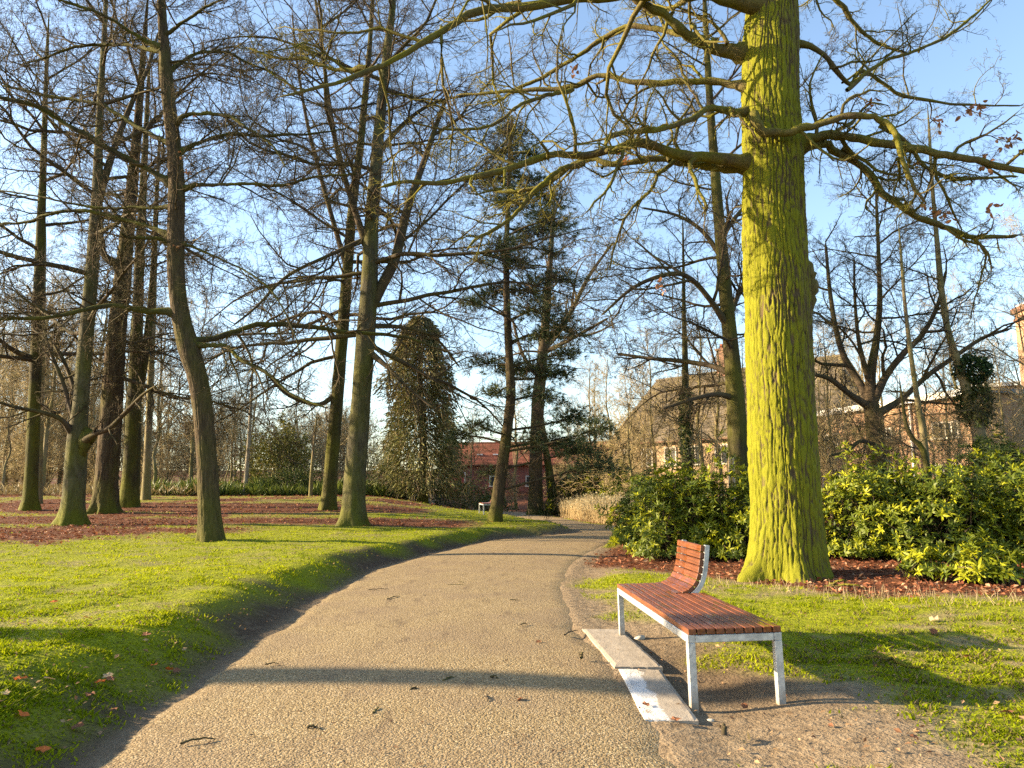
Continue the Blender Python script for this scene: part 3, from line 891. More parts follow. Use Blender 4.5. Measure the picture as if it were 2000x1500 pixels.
# ---- the big oak on the right
OAK_D = float(on_ground(1535, 1128)[1])
oak_tr = [(1537, 1130, 160), (1537, 1080, 150), (1535, 1000, 139), (1530, 900, 135), (1526, 800, 132), (1522, 700, 130), (1520, 600, 129), (1515, 500, 125),
          (1511, 400, 121), (1509, 300, 117), (1505, 200, 113), (1505, 100, 109), (1507, 0, 98), (1508, -120, 84), (1512, -260, 66), (1505, -420, 42), (1515, -560, 20)]
oak_limbs = [
    ([(1455, 328, 36), (1400, 308, 30), (1320, 297, 27), (1255, 278, 26), (1215, 290, 22), (1160, 302, 21), (1090, 305, 20), (1030, 320, 18), (960, 340, 16), (870, 355, 14), (790, 355, 11), (735, 368, 8)], -2.2),
    ([(1400, 318, 22), (1300, 313, 19), (1230, 325, 17), (1185, 331, 15), (1150, 318, 15), (1110, 330, 14), (1060, 362, 12), (1000, 376, 10), (960, 372, 7)], .8),
    ([(1140, 318, 15), (1085, 335, 14), (1040, 380, 13), (990, 430, 11), (930, 465, 9), (912, 490, 6)], -1.0),
    ([(1452, 170, 22), (1400, 160, 19), (1320, 168, 16), (1240, 165, 15), (1170, 152, 14), (1110, 175, 14), (1040, 178, 11), (960, 183, 9), (890, 185, 6)], 1.6),
    ([(1120, 172, 12), (1060, 190, 11), (1020, 206, 10), (960, 245, 9), (880, 250, 7), (800, 240, 5)], -1.5),
    ([(1470, 212, 24), (1400, 212, 19), (1345, 232, 17), (1290, 246, 15), (1200, 266, 14), (1180, 286, 10)], -1.8),
    ([(1452, 105, 40), (1405, 78, 33), (1365, 55, 29), (1310, 22, 25), (1250, -10, 22), (1170, -60, 18), (1060, -120, 12)], -1.0),
    ([(1360, 70, 20), (1310, 62, 17), (1240, 50, 14), (1190, 66, 13), (1130, 110, 12), (1080, 140, 11), (1010, 175, 10), (960, 210, 7)], 2.2),
    ([(1480, 40, 50), (1430, 5, 42), (1360, -12, 36), (1250, -14, 32), (1100, -10, 27), (1000, 8, 24), (930, 12, 22), (850, 60, 19), (780, 105, 17), (700, 140, 14), (640, 162, 11), (540, 190, 7)], -3.0),
    ([(715, 132, 12), (660, 136, 11), (600, 118, 9), (540, 112, 7), (480, 92, 5)], .6),
    ([(1560, 300, 46), (1590, 272, 30), (1640, 263, 25), (1700, 268, 24), (1760, 285, 23), (1830, 300, 21), (1920, 312, 19), (2010, 335, 16), (2120, 350, 12)], -.8),
    ([(1570, 290, 40), (1610, 272, 27), (1645, 290, 24), (1690, 325, 22), (1730, 375, 21), (1790, 420, 19), (1850, 445, 17), (1900, 465, 14), (1990, 460, 9)], 1.0),
    ([(1470, 222, 26), (1480, 246, 24), (1505, 262, 22), (1560, 250, 20), (1610, 232, 19), (1650, 220, 18), (1715, 226, 18), (1740, 258, 16), (1750, 300, 15), (1770, 350, 13), (1810, 400, 8)], -.6, -.5),
    ([(1555, 88, 20), (1600, 108, 16), (1632, 150, 14), (1658, 172, 12), (1672, 146, 11), (1692, 148, 11), (1750, 185, 10), (1820, 200, 8), (1910, 205, 6), (2000, 206, 4)], 1.4),
    ([(1655, 176, 10), (1720, 122, 10), (1780, 103, 9), (1850, 70, 8), (1930, 0, 6), (1980, -60, 4)], .8),
    ([(1545, -90, 26), (1600, -40, 20), (1640, 10, 14), (1672, 50, 11), (1712, 82, 9), (1772, 105, 6)], 1.0),
    ([(1720, 240, 14), (1770, 280, 12), (1800, 325, 11), (1860, 350, 10), (1900, 350, 9), (1990, 345, 7)], .5),
    ([(1905, 463, 9), (1925, 492, 7), (1918, 540, 5), (1895, 620, 3)], .3),
    ([(1330, 300, 12), (1290, 340, 10), (1275, 370, 9), (1230, 415, 8), (1205, 470, 6), (1190, 530, 4)], -.8),
]
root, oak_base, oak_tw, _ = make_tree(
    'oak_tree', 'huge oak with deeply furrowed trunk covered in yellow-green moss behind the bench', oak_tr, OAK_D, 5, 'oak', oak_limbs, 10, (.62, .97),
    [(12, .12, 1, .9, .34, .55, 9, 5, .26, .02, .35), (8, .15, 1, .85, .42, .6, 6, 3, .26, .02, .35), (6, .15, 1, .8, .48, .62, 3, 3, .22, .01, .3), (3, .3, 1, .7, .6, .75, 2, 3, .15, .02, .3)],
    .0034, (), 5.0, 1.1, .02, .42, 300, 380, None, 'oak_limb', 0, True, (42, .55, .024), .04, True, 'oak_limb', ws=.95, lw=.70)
oak_root = root

def leaf_cluster(parent, base, px, py, d, seed, n=9, size=.11):
    rg = np.random.default_rng(seed)
    c = at(px, py, d) - base
    pos = c + rg.normal(size=(n, 3)) * size * .55
    dr = unit(rg.normal(size=(n, 3)) + np.array([0, 0, -.8])); nr = unit(rg.normal(size=(n, 3)))
    col = np.array([.30, .135, .06]) * (.6 + .8 * rg.random((n, 1)))
    me = leaf_mesh('dead_leaf_cluster', pos, dr, nr, size * (.7 + .6 * rg.random(n)), size * .55, M['litter'], col, True, .15)
    link('dead_leaf_cluster', me, parent)['kind'] = 'stuff'
for k, (px, py) in enumerate([(1910, 205), (1785, 318), (1925, 315), (1958, 282), (1815, 410), (1935, 412), (1892, 215), (1830, 235), (1290, 552), (1850, 420), (1700, 205), (1975, 265), (2000, 300), (1218, 310), (1120, 140)]):
    leaf_cluster(oak_root, oak_base, px, py, OAK_D - .3 + .4 * math.sin(k * 2.1), 300 + k)
# burr on the right flank of the oak
bm = limb_mesh('burr', np.array([at(1570, 520, OAK_D), at(1578, 540, OAK_D - .05), at(1580, 565, OAK_D), at(1578, 640, OAK_D)]) - oak_base,
               np.array([.10, .16, .13, .03]), M['oak_limb'], 14, 12, 4)
link('burr', bm, oak_root)

# ---- the leaning tree on the left lawn
lawn_tr = [(412, 1056, 54), (408, 980, 47), (404, 900, 44), (396, 800, 43), (384, 730, 43), (368, 680, 45), (352, 610, 38), (344, 540, 37), (343, 450, 37), (345, 380, 35), (341, 300, 32), (332, 220, 29), (324, 140, 27), (319, 70, 21), (315, 0, 18), (312, -90, 15)]
lawn_limbs = [
    ([(375, 665, 20), (410, 662, 17), (450, 653, 15), (520, 637, 13), (600, 640, 12), (690, 652, 10), (790, 660, 8), (880, 690, 5)], 1.8),
    ([(412, 664, 13), (445, 680, 11), (470, 703, 10), (530, 732, 9), (570, 768, 7), (640, 798, 5)], -1.2),
    ([(335, 618, 17), (270, 602, 14), (200, 598, 13), (150, 606, 12), (90, 616, 10), (0, 625, 8), (-80, 640, 5)], -1.5),
    ([(330, 362, 18), (285, 325, 15), (230, 290, 14), (130, 237, 13), (60, 202, 11), (0, 190, 9), (-80, 170, 6)], -1.0),
    ([(325, 277, 15), (280, 255, 12), (240, 228, 11), (190, 203, 10), (100, 188, 9), (0, 166, 7)], 1.4),
    ([(310, 102, 13), (260, 90, 10), (215, 85, 9), (150, 88, 8), (90, 110, 6), (40, 125, 4)], 1.2),
    ([(308, 98, 13), (270, 70, 10), (230, 45, 9), (180, 22, 8), (110, -5, 7), (40, -40, 5)], -1.0),
    ([(331, 66, 10), (355, 45, 9), (390, 22, 8), (440, -5, 6), (500, -40, 4)], -.8),
    ([(332, 142, 11), (352, 120, 10), (385, 103, 9), (440, 100, 8), (480, 122, 7), (540, 145, 5)], 1.0),
    ([(350, 240, 12), (370, 225, 10), (440, 222, 9), (480, 245, 8), (530, 285, 6), (560, 330, 4)], -1.1),
    ([(362, 304, 13), (395, 280, 10), (440, 268, 9), (520, 266, 8), (600, 262, 6), (680, 250, 4)], 1.3),
    ([(358, 372, 13), (400, 362, 10), (470, 360, 9), (550, 362, 8), (610, 343, 7), (700, 340, 5)], -.6),
    ([(330, 460, 15), (290, 440, 11), (230, 425, 10), (130, 416, 9), (60, 434, 8), (0, 437, 6)], 1.0),
    ([(340, 480, 10), (300, 466, 9), (250, 465, 8), (235, 455, 6)], -.6),
    ([(352, 470, 8), (420, 500, 6), (520, 560, 5), (570, 640, 4), (590, 720, 3)], -1.0),
    ([(338, 405, 10), (270, 405, 8), (180, 405, 7), (60, 380, 5), (-20, 370, 4)], .8),
]
root, b6, tw6, d6 = make_tree('lawn_tree', 'slender kinked tree on the sunny left lawn with long level limbs', lawn_tr, None, 8, 'brown', lawn_limbs, 0, (.5, .97),
    [(12, .08, 1, .85, .38, .6, 8, 4, .2, .02, .55), (9, .12, 1, .8, .42, .6, 5, 3, .2, .01, .5), (6, .15, 1, .75, .5, .65, 3, 3, .2, .0, .5), L4],
    .0036, (), 4.2, 1.1, .03, .25, 80, 150, None, 'dark', 2.5, True, (30, .35, .016), .05, True, hang=16, el=(-.05, .5), hs=(.55, .45), hang_t=(.42, .97), ws=.84, lw=.72)
rg = np.random.default_rng(3)
for k, (px, py) in enumerate([(372, 340), (388, 352), (352, 300), (362, 335), (340, 480), (500, 360), (530, 358), (380, 232), (470, 470)]):
    leaf_cluster(root, b6, px, py, d6 - .25, 400 + k, 4, .08)

# ---- the twin beeches in the middle
root, b8, _, _ = make_tree('beech_tree', 'tall forked beech with mossy buttressed foot, nearer of the middle pair',
    [(690, 1026, 66), (691, 980, 58), (694, 920, 54), (700, 850, 51), (706, 770, 48), (712, 690, 48), (717, 620, 45), (722, 540, 41), (725, 450, 36), (733, 340, 31), (742, 240, 27), (754, 120, 22), (766, 20, 16), (772, -60, 13)],
    None, 21, 'beech',
    [([(735, 690, 16), (760, 720, 11), (800, 760, 8), (850, 800, 5)], -1.5), ([(700, 470, 12), (640, 500, 9), (560, 540, 8), (500, 600, 6), (450, 640, 4)], -2),
     ([(730, 640, 12), (790, 640, 9), (850, 660, 7), (900, 720, 5)], 1.5), ([(740, 300, 12), (790, 240, 10), (850, 200, 8), (920, 185, 5)], 1.0)],
    0, (.40, .98), FULL, .0048, [([(726, 600, 26), (745, 560, 27), (772, 505, 25), (790, 430, 23), (805, 380, 19), (830, 310, 15), (850, 250, 12), (880, 170, 8)], .8),
     ([(715, 480, 18), (690, 400, 16), (660, 300, 13), (640, 180, 10), (625, 60, 8), (610, -40, 5)], -1.2)],
    4.6, .75, .09, .55, 30, 90, None, 'dark', 4, True, None, .06, hang=24, el=(-.15, .75), hs=(1.75, .9), hang_t=(.24, .98), ws=.77, lw=.8)
root, b7, _, _ = make_tree('beech_tree', 'dark straight beech behind the mossy forked one, farther of the middle pair',
    [(640, 996, 44), (645, 940, 36), (652, 850, 34), (660, 760, 33), (668, 660, 32), (675, 570, 30), (682, 480, 27), (690, 390, 23), (702, 300, 20), (712, 200, 17), (722, 90, 13), (728, 0, 10)],
    None, 22, 'dark',
    [([(650, 770, 12), (620, 790, 10), (560, 770, 8), (510, 720, 7), (450, 700, 4)], -2), ([(668, 640, 11), (630, 610, 9), (570, 620, 8), (500, 650, 5)], 1.5)],
    0, (.36, .98), MED, .0055, [([(676, 520, 15), (650, 430, 13), (625, 340, 11), (600, 240, 9), (580, 120, 6), (570, 20, 4)], -1.0)],
    4.8, .8, .08, .5, 22, 70, None, None, 4, True, None, .09, hang=21, el=(-.12, .75), hs=(1.75, .95), hang_t=(.24, .98), ws=.73, lw=.8)

# ---- the group at the far left
root, b2, _, _ = make_tree('beech_tree', 'pale grey beech at far left with dark burr where its low limbs fork',
    [(140, 1026, 66), (143, 980, 58), (147, 920, 55), (151, 860, 50), (157, 800, 40), (163, 720, 38), (170, 640, 36), (177, 560, 34), (184, 470, 31), (190, 380, 28), (192, 300, 22), (196, 200, 17), (203, 80, 13), (208, -20, 10)],
    None, 31, 'beech',
    [([(160, 868, 20), (180, 850, 16), (215, 835, 12), (250, 800, 9), (280, 770, 7), (310, 750, 4)], -2), ([(142, 850, 18), (120, 820, 12), (80, 805, 10), (30, 795, 8), (-20, 780, 5)], -2),
     ([(140, 830, 15), (136, 790, 13), (120, 740, 11), (100, 690, 8), (85, 640, 5)], .5), ([(150, 800, 12), (138, 740, 10), (110, 680, 8), (60, 640, 5)], 1.5)],
    0, (.42, .98), MED, .005, [([(190, 400, 22), (207, 340, 20), (230, 270, 17), (262, 190, 13), (290, 130, 10), (310, 60, 6)], .8)],
    4.6, .8, .07, .6, 26, 80, None, 'dark', 3, True, None, .05, hang=19, el=(-.12, .7), hs=(1.7, .9), hang_t=(.27, .98), ws=.72, lw=.8)
# burr
link('burr', limb_mesh('burr', np.array([at(160, 835, b2[1]), at(165, 850, b2[1] - .03), at(168, 862, b2[1] - .03), at(162, 895, b2[1])]) - b2, np.array([.18, .22, .22, .10]), M['dark'], 14, 12, 7), root)
make_tree('oak_tree', 'thick brown ridged tree just right of the pale beech at far left',
    [(205, 1002, 62), (208, 950, 53), (213, 870, 50), (220, 760, 47), (228, 650, 42), (238, 560, 37), (247, 470, 32), (256, 380, 26), (266, 280, 20), (274, 180, 14), (282, 80, 9)],
    None, 32, 'brown', [([(222, 520, 16), (205, 500, 13), (200, 470, 9), (192, 430, 5)], -1)], 0, (.38, .97), MED, .0055, (), 4.6, .95, .05, .5, 72, 110, None, 'dark', 2, True, (26, .5, .04), .06, hang=15, el=(-.1, .7), hs=(1.6, .85), hang_t=(.24, .97), ws=.78)
make_tree('beech_tree', 'dark double-stemmed tree behind the thick brown one at left',
    [(252, 990, 46), (256, 930, 40), (260, 840, 36), (264, 740, 30), (268, 640, 26), (272, 520, 22), (278, 400, 18), (284, 280, 13), (290, 160, 8)],
    None, 33, 'dark', [], 0, (.25, .97), LOW, .006, [([(258, 820, 22), (276, 740, 20), (290, 640, 17), (300, 520, 14), (306, 380, 10), (312, 260, 6)], .8)], 4.4, .9, .05, .45, 16, 50, None, None, 2, hang=15, el=(-.1, .8), hs=(1.1, .6), hang_t=(.2, .97), ws=.82)
make_tree('beech_tree', 'dark tall tree standing nearest the left edge of the photo',
    [(58, 996, 38), (61, 930, 31), (65, 840, 29), (69, 740, 27), (72, 640, 25), (76, 540, 23), (80, 440, 20), (84, 340, 16), (88, 220, 12), (92, 100, 8)],
    None, 34, 'dark', [([(62, 700, 12), (20, 680, 9), (-30, 640, 6)], -1.5)], 0, (.3, .97), LOW, .006, (), 5.0, .95, .05, .6, 18, 60, None, None, 2, hang=18, el=(-.1, .7), hs=(1.7, .9), hang_t=(.2, .97), ws=.78)
make_tree('slim_tree', 'thin pale stem between the leftmost dark tree and the pale beech',
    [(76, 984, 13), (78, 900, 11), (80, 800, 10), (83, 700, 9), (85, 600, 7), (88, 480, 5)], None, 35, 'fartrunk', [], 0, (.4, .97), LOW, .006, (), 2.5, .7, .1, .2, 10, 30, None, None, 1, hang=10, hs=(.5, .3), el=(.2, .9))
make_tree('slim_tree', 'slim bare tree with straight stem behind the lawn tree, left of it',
    [(285, 976, 18), (288, 900, 15), (292, 800, 13), (296, 700, 12), (300, 600, 10), (304, 480, 7), (306, 380, 5)], None, 36, 'fartrunk', [], 0, (.35, .97), LOW, .006, (), 3.2, .8, .08, .3, 10, 30, None, None, 1, hang=14, hs=(.7, .4), el=(.1, .9))

# ---- right of the middle
make_tree('deciduous_tree', 'straight grey trunk behind the pine beside the dry hedge',
    [(1046, 1001, 30), (1046, 930, 26), (1048, 850, 25), (1052, 770, 24), (1060, 690, 20), (1066, 620, 17), (1072, 540, 12), (1080, 440, 8)],
    46.0, 41, 'brown', [([(1062, 680, 14), (1090, 650, 11), (1120, 600, 9), (1150, 540, 7), (1200, 470, 4)], 2), ([(1056, 740, 9), (1020, 690, 7), (1000, 620, 5)], 2), ([(1066, 690, 9), (1120, 660, 7), (1190, 620, 5)], -2)],
    0, (.45, .97), MED, .007, (), 5, .8, .08, .35, 14, 40, None, None, 2, hang=16, hs=(1.5, .9), el=(.05, .8))
make_tree('deciduous_tree', 'leaning dark stem growing beside the straight grey trunk',
    [(1082, 980, 20), (1074, 930, 16), (1066, 880, 13), (1058, 820, 10), (1050, 760, 7)], 46.5, 42, 'dark', [], 0, (.4, .95), LOW, .007, (), 3, .8, .08, .3, 10, 24, None, None, 1.5, hang=8, hs=(.6, .4), el=(.2, .9))
make_tree('deciduous_tree', 'curving tree with greenish trunk just left of the mossy oak',
    [(1442, 960, 42), (1441, 900, 38), (1440, 830, 36), (1434, 750, 33), (1426, 660, 29), (1417, 570, 26), (1409, 480, 23), (1401, 390, 20), (1393, 290, 17), (1386, 190, 14), (1380, 90, 11), (1376, 0, 8)],
    22.0, 43, 'dark',
    [([(1420, 640, 13), (1390, 590, 11), (1350, 545, 10), (1310, 535, 9), (1240, 560, 7), (1170, 620, 4)], -1.5), ([(1428, 730, 12), (1390, 715, 10), (1330, 705, 9), (1270, 700, 7), (1200, 690, 5)], 1.5),
     ([(1434, 780, 12), (1400, 770, 10), (1350, 780, 8), (1290, 800, 5)], -1), ([(1405, 500, 9), (1370, 450, 8), (1320, 420, 6), (1250, 405, 4)], 1),
     ([(1400, 470, 9), (1440, 420, 8), (1480, 380, 6), (1540, 350, 4)], 1.5), ([(1422, 630, 9), (1450, 560, 8), (1490, 500, 6)], 1.5)],
    0, (.35, .97), FULL, .0045, (), 4.0, .9, .06, .3, 20, 60, None, None, 2, hang=22, hs=(1.15, .7), el=(-.05, .7), hang_t=(.25, .97))
make_tree('ivy_tree', 'thin ivy-clad tree in front of the grey-roofed house',
    [(1342, 930, 18), (1340, 860, 15), (1339, 780, 14), (1338, 700, 12), (1336, 620, 9), (1335, 540, 6), (1334, 460, 4)], 30.0, 44, 'dark', [], 0, (.3, .97), LOW, .006, (), 3.0, .8, .08, .3, 10, 30, None, None, 1, hang=14, hs=(.7, .4), el=(.1, .9))
make_tree('spreading_tree', 'low trunk with fan of pale crooked limbs right of the oak',
    [(1712, 920, 50), (1711, 880, 46), (1708, 840, 44), (1704, 805, 40), (1700, 770, 30), (1702, 720, 24), (1712, 660, 18), (1718, 590, 14), (1716, 500, 10), (1712, 400, 7)],
    24.0, 45, 'brown',
    [([(1702, 800, 26), (1680, 750, 22), (1650, 700, 19), (1632, 640, 16), (1620, 560, 12), (1612, 470, 8)], 1), ([(1706, 790, 26), (1730, 735, 22), (1765, 690, 19), (1800, 655, 16), (1830, 600, 12), (1850, 520, 8)], -1),
     ([(1710, 810, 22), (1760, 780, 18), (1810, 735, 16), (1860, 700, 14), (1920, 660, 11), (1980, 640, 7)], 1.5), ([(1700, 800, 22), (1660, 770, 18), (1620, 740, 14), (1580, 730, 9)], -1),
     ([(1706, 870, 12), (1680, 862, 11), (1655, 880, 9), (1620, 890, 6)], -1.5), ([(1690, 740, 16), (1678, 670, 13), (1670, 590, 9), (1668, 500, 6)], -.8)],
    0, (.5, .95), MED, .005, (), 3.0, .9, .05, .3, 20, 40, None, 'brown', 1.0, hang=16, hs=(.8, .6), el=(.0, .9), ws=.74, lw=.66)
make_tree('slim_tree', 'pale slender stem leaning left in front of the orange brick house',
    [(1812, 905, 14), (1805, 860, 12), (1795, 800, 11), (1780, 700, 9), (1768, 600, 7), (1760, 500, 5)], 21.0, 46, 'fartrunk', [], 0, (.25, .97), LOW, .005, (), 2.4, .8, .06, .2, 10, 30, None, None, 1, hang=10, hs=(.5, .3), el=(.2, .9))
make_tree('slim_tree', 'dark crooked stem crossing the pale one before the brick house',
    [(1818, 925, 13), (1806, 890, 11), (1785, 860, 10), (1770, 830, 8), (1762, 780, 5)], 20.0, 47, 'dark', [], 0, (.3, .97), LOW, .005, (), 1.6, .8, .06, .2, 10, 24, None, None, .6, hang=7, hs=(.35, .25), el=(.2, .9))
root, bi, _, di = make_tree('ivy_tree', 'leaning tree at right carrying a dark ivy ball before the white house',
    [(1925, 900, 30), (1912, 850, 26), (1898, 800, 24), (1885, 750, 18), (1868, 700, 14), (1850, 640, 12), (1838, 560, 11), (1830, 470, 9), (1822, 380, 7), (1815, 260, 5)],
    23.0, 48, 'fartrunk', [], 0, (.4, .97), LOW, .005, (), 3.0, .8, .06, .25, 12, 36, None, None, 1, hang=14, hs=(.6, .4), el=(.1, .9))

def leaf_ball(name, parent, c, rad, n, size, cols, seed, mat='leaf', shell=.55, droop=0.0, asp=.7):
    rg = np.random.default_rng(seed)
    u = unit(rg.normal(size=(n, 3)))
    r = shell + (1 - shell) * rg.random((n, 1))
    r = r * (.65 + .7 * fbm(u[:, :1] * 2.1 + seed, u[:, 1:2] * 2.1, u[:, 2:3] * 2.1, seed, 3))
    pos = c + u * r * np.asarray(rad)
    d = unit(u + rg.normal(size=(n, 3)) * .7 + np.array([0, 0, -droop]))
    nr = unit(u * .6 + rg.normal(size=(n, 3)) * .6 + np.array([0, 0, .5]))
    t = rg.random((n, 1)) ** 1.5
    col = np.array(cols[0]) * (1 - t) + np.array(cols[1]) * t
    sz = size * (.6 + .8 * rg.random(n))
    me = leaf_mesh(name, pos, d, nr, sz, sz * asp, M[mat], col)
    o = link(name, me, parent); o['kind'] = 'stuff'
    return o
leaf_ball('ivy', root, at(1898, 722, di) - bi, (.55, .5, .42), 1800, .10, ((.012, .028, .010), (.045, .085, .02)), 5)
leaf_ball('ivy', root, at(1905, 790, di) - bi, (.5, .5, .75), 1800, .10, ((.03, .04, .012), (.12, .13, .03)), 6)

# ---- ivy on the thin tree before the house
def ivy_column(parent, base, pts, d, rad, n, seed, cols=((.015, .03, .008), (.07, .10, .02))):
    rg = np.random.default_rng(seed)
    P, R = trace([(a, b, 1) for a, b in pts], d)
    P, _ = resample(P, R, 60)
    i = rg.integers(0, 60, n)
    u = unit(rg.normal(size=(n, 3)) * np.array([1, 1, .5]))
    pos = P[i] - base + u * rad * (.5 + .7 * rg.random((n, 1)))
    t = rg.random((n, 1)) ** 1.5
    col = np.array(cols[0]) * (1 - t) + np.array(cols[1]) * t
    sz = .09 * (.6 + .8 * rg.random(n))
    me = leaf_mesh('ivy', pos, unit(u + rg.normal(size=(n, 3)) * .6 + np.array([0, 0, -.6])), unit(u + rg.normal(size=(n, 3)) * .4), sz, sz * .8, M['leaf'], col)
    link('ivy', me, parent)['kind'] = 'stuff'
for o in list(COL.objects):
    if o.get('label', '').startswith('thin ivy-clad tree'):
        ivy_column(o, np.array(o.location), [(1342, 925), (1340, 840), (1339, 770)], 30.0, .24, 1700, 8)

# ---- pine
def make_pine():
    rg = np.random.default_rng(51)
    tr = [(967, 1019, 27), (974, 960, 24), (984, 890, 22), (993, 820, 20), (998, 770, 19), (995, 700, 16), (991, 620, 14), (989, 540, 12), (990, 460, 10), (993, 380, 8), (996, 300, 6), (1000, 225, 3)]
    base = on_ground(967, 1019); d = base[1]
    P, R = trace(tr, d); P -= base
    root = thing('pine_tree', 'leaning pine with layered dark needle pads at the bend of the path', 'tree', tuple(base))
    link('trunk', trunk_mesh('trunk', P, R, M['brown'], 16, 60, 51, .4, 5, .05, (14, .3, .012), 0.0), root)
    pads = [(1000, 262, 48, 26), (985, 300, 42, 22), (1040, 300, 30, 14), (965, 345, 55, 26), (1035, 350, 46, 18), (1000, 390, 60, 24), (1060, 385, 52, 20), (1075, 430, 48, 20), (1040, 452, 60, 24), (972, 482, 34, 24), (1010, 512, 44, 20),
            (1075, 492, 26, 12), (1085, 545, 52, 18), (1035, 566, 56, 20), (960, 570, 36, 22), (920, 590, 24, 10), (1050, 603, 58, 20), (1095, 635, 44, 20), (1060, 655, 40, 14), (968, 710, 52, 18), (1040, 720, 58, 22), (1090, 728, 34, 16), (1105, 690, 40, 16),
            (975, 765, 32, 14), (1060, 772, 44, 18), (1070, 858, 80, 22), (1130, 880, 60, 18), (1160, 910, 54, 16), (935, 830, 26, 14), (1120, 815, 50, 22), (1165, 840, 40, 20), (900, 850, 30, 18), (960, 920, 26, 10)]
    tP, tR = resample(P, R, 100)
    tb = Tubes()
    pos, drs, szs = [], [], []
    for k, (px, py, wx, wy) in enumerate(pads):
        dd = d + rg.uniform(-1.4, 1.4)
        c = at(px, py, dd) - base; sc_ = scale_at(px, py, dd)
        hx, hz = wx * sc_ * 1.1, wy * sc_ * 1.35
        # limb from the trunk to the pad
        zi = np.argmin(np.abs(tP[:, 2] - (c[2] - .25 * abs(c[0] - np.interp(c[2], tP[:, 2], tP[:, 0])))))
        a = tP[zi]; mid = (a + c) / 2 + np.array([0, 0, rg.uniform(-.1, .2)])
        lp, lr = resample(np.array([a, mid, c, c + (c - mid) * .5]), np.array([.05, .04, .02, .008]), 12)
        tb.add(lp[None], lr[None], 5)
        n = int(34 + 48 * (hx * 2) * (hz * 2) * 2.2)
        u = unit(rg.normal(size=(n, 3))) * rg.random((n, 1)) ** .4
        u *= .45 + 1.15 * noise(u[:, :1] * 3.2 + k * 7, u[:, 1:2] * 3.2, u[:, 2:3] * 3.2, k)
        u[:, 2] += .35 * rg.normal() * u[:, 0] - .35 * (u[:, 0] ** 2 + u[:, 1] ** 2)
        tuft = c + u * np.array([hx, hx * .8, hz * .8])
        # little twigs towards the tufts
        st = c + (tuft - c) * .25
        q = np.stack([st, (st + tuft) / 2 + rg.normal(size=(n, 3)) * .03, tuft], 1)
        sel = rg.random(n) < .5
        tb.add(q[sel], np.tile([.010, .007, .004], (sel.sum(), 1)), 3)
        m = 9
        pos.append(np.repeat(tuft, m, 0)); od = unit((tuft - c) * np.array([1, 1, .6]) + np.array([0, 0, .12]))
        drs.append(unit(np.repeat(od, m, 0) * .9 + rg.normal(size=(n * m, 3)) * .55))
    pos = np.concatenate(pos); drs = np.concatenate(drs); N = len(pos)
    t = rg.random((N, 1)) ** 1.3
    col = np.array([.045, .07, .03]) * (1 - t) + np.array([.18, .205, .085]) * t
    # thin needle triangles
    s = unit(np.cross(drs, rg.normal(size=(N, 3)))) * .011
    L = (.15 + .11 * rg.random(N))[:, None]
    V = np.stack([pos - s, pos + s, pos + drs * L], 1).reshape(-1, 3)
    me = np_mesh('needles', V, [np.arange(N * 3).reshape(-1, 3)], M['needle'], False, {'col': np.repeat(col, 3, 0)})
    co = link('crown', tb.mesh('crown', M['twig']), root)
    link('needles', me, co)['kind'] = 'stuff'; co['kind'] = 'stuff'
    print('pine needles', N)
make_pine()

# ---- drooping conifer wrapped in brown twigs
def make_yew():
    rg = np.random.default_rng(61)
    d = 46.0
    base = at(825, 985, d); base[2] = ground_z(base[0], base[1])
    root = thing('yew_tree', 'dense dark evergreen column hung with brown twigs left of the red house', 'tree', tuple(base))
    P = np.array([[0, 0, 0], [.05, 0, 2], [-.1, 0, 5], [-.3, 0, 8.5], [-.4, 0, 11.0]]); R = np.array([.32, .26, .2, .12, .04])
    link('trunk', trunk_mesh('trunk', P, R, M['brown'], 14, 30, 61, .4, 5, .08, None, 0.0), root)
    n = 32000
    h = rg.random(n) ** .85
    prof = np.interp(h, [0, .08, .2, .4, .6, .8, .93, 1], [1.9, 2.5, 2.5, 2.1, 1.9, 1.7, 1.25, .4])
    a = rg.random(n) * 2 * PI
    lob = .12 + 1.6 * fbm(np.cos(a) * 2.6, np.sin(a) * 2.6, h * 9, 5, 3)
    r = 1.12 * prof * lob * (.2 + .8 * rg.random(n) ** .5)
    z = .9 + h * 10.6 - .3 * r
    pos = np.stack([r * np.cos(a) - .35 * h, r * np.sin(a), z], 1)
    dr = unit(np.stack([np.cos(a), np.sin(a), -.9 + .3 * rg.random(n)], 1) + rg.normal(size=(n, 3)) * .4)
    t = rg.random((n, 1)) ** 1.4
    col = np.array([.06, .068, .018]) * (1 - t) + np.array([.25, .235, .07]) * t
    brown = rg.random(n) < np.interp(h, [0, .35, .6, 1], [.02, .10, .3, .5])
    col[brown] = (np.array([.19, .15, .065]) * (.6 + 1.0 * rg.random((brown.sum(), 1))))
    sz = .25 * (.5 + .9 * rg.random(n))
    co = link('crown', leaf_mesh('crown', pos, dr, unit(rg.normal(size=(n, 3))), sz, sz * .30, M['needle'], col), root)
    m = 1500
    q = rg.integers(0, n, m)
    p0 = pos[q] * np.array([1, 1, 1]); dd = dr[q]
    pts = np.stack([p0 - dd * .4, p0 + dd * .1, p0 + dd * .5 + np.array([0, 0, -.15]), p0 + dd * .75 + np.array([0, 0, -.55])], 1)
    tb = Tubes(); tb.add(pts, np.tile([.012, .010, .008, .004], (m, 1)), 3)
    link('hanging_twigs', tb.mesh('hanging_twigs', M['fartwig']), co)['kind'] = 'stuff'; co['kind'] = 'stuff'
make_yew()

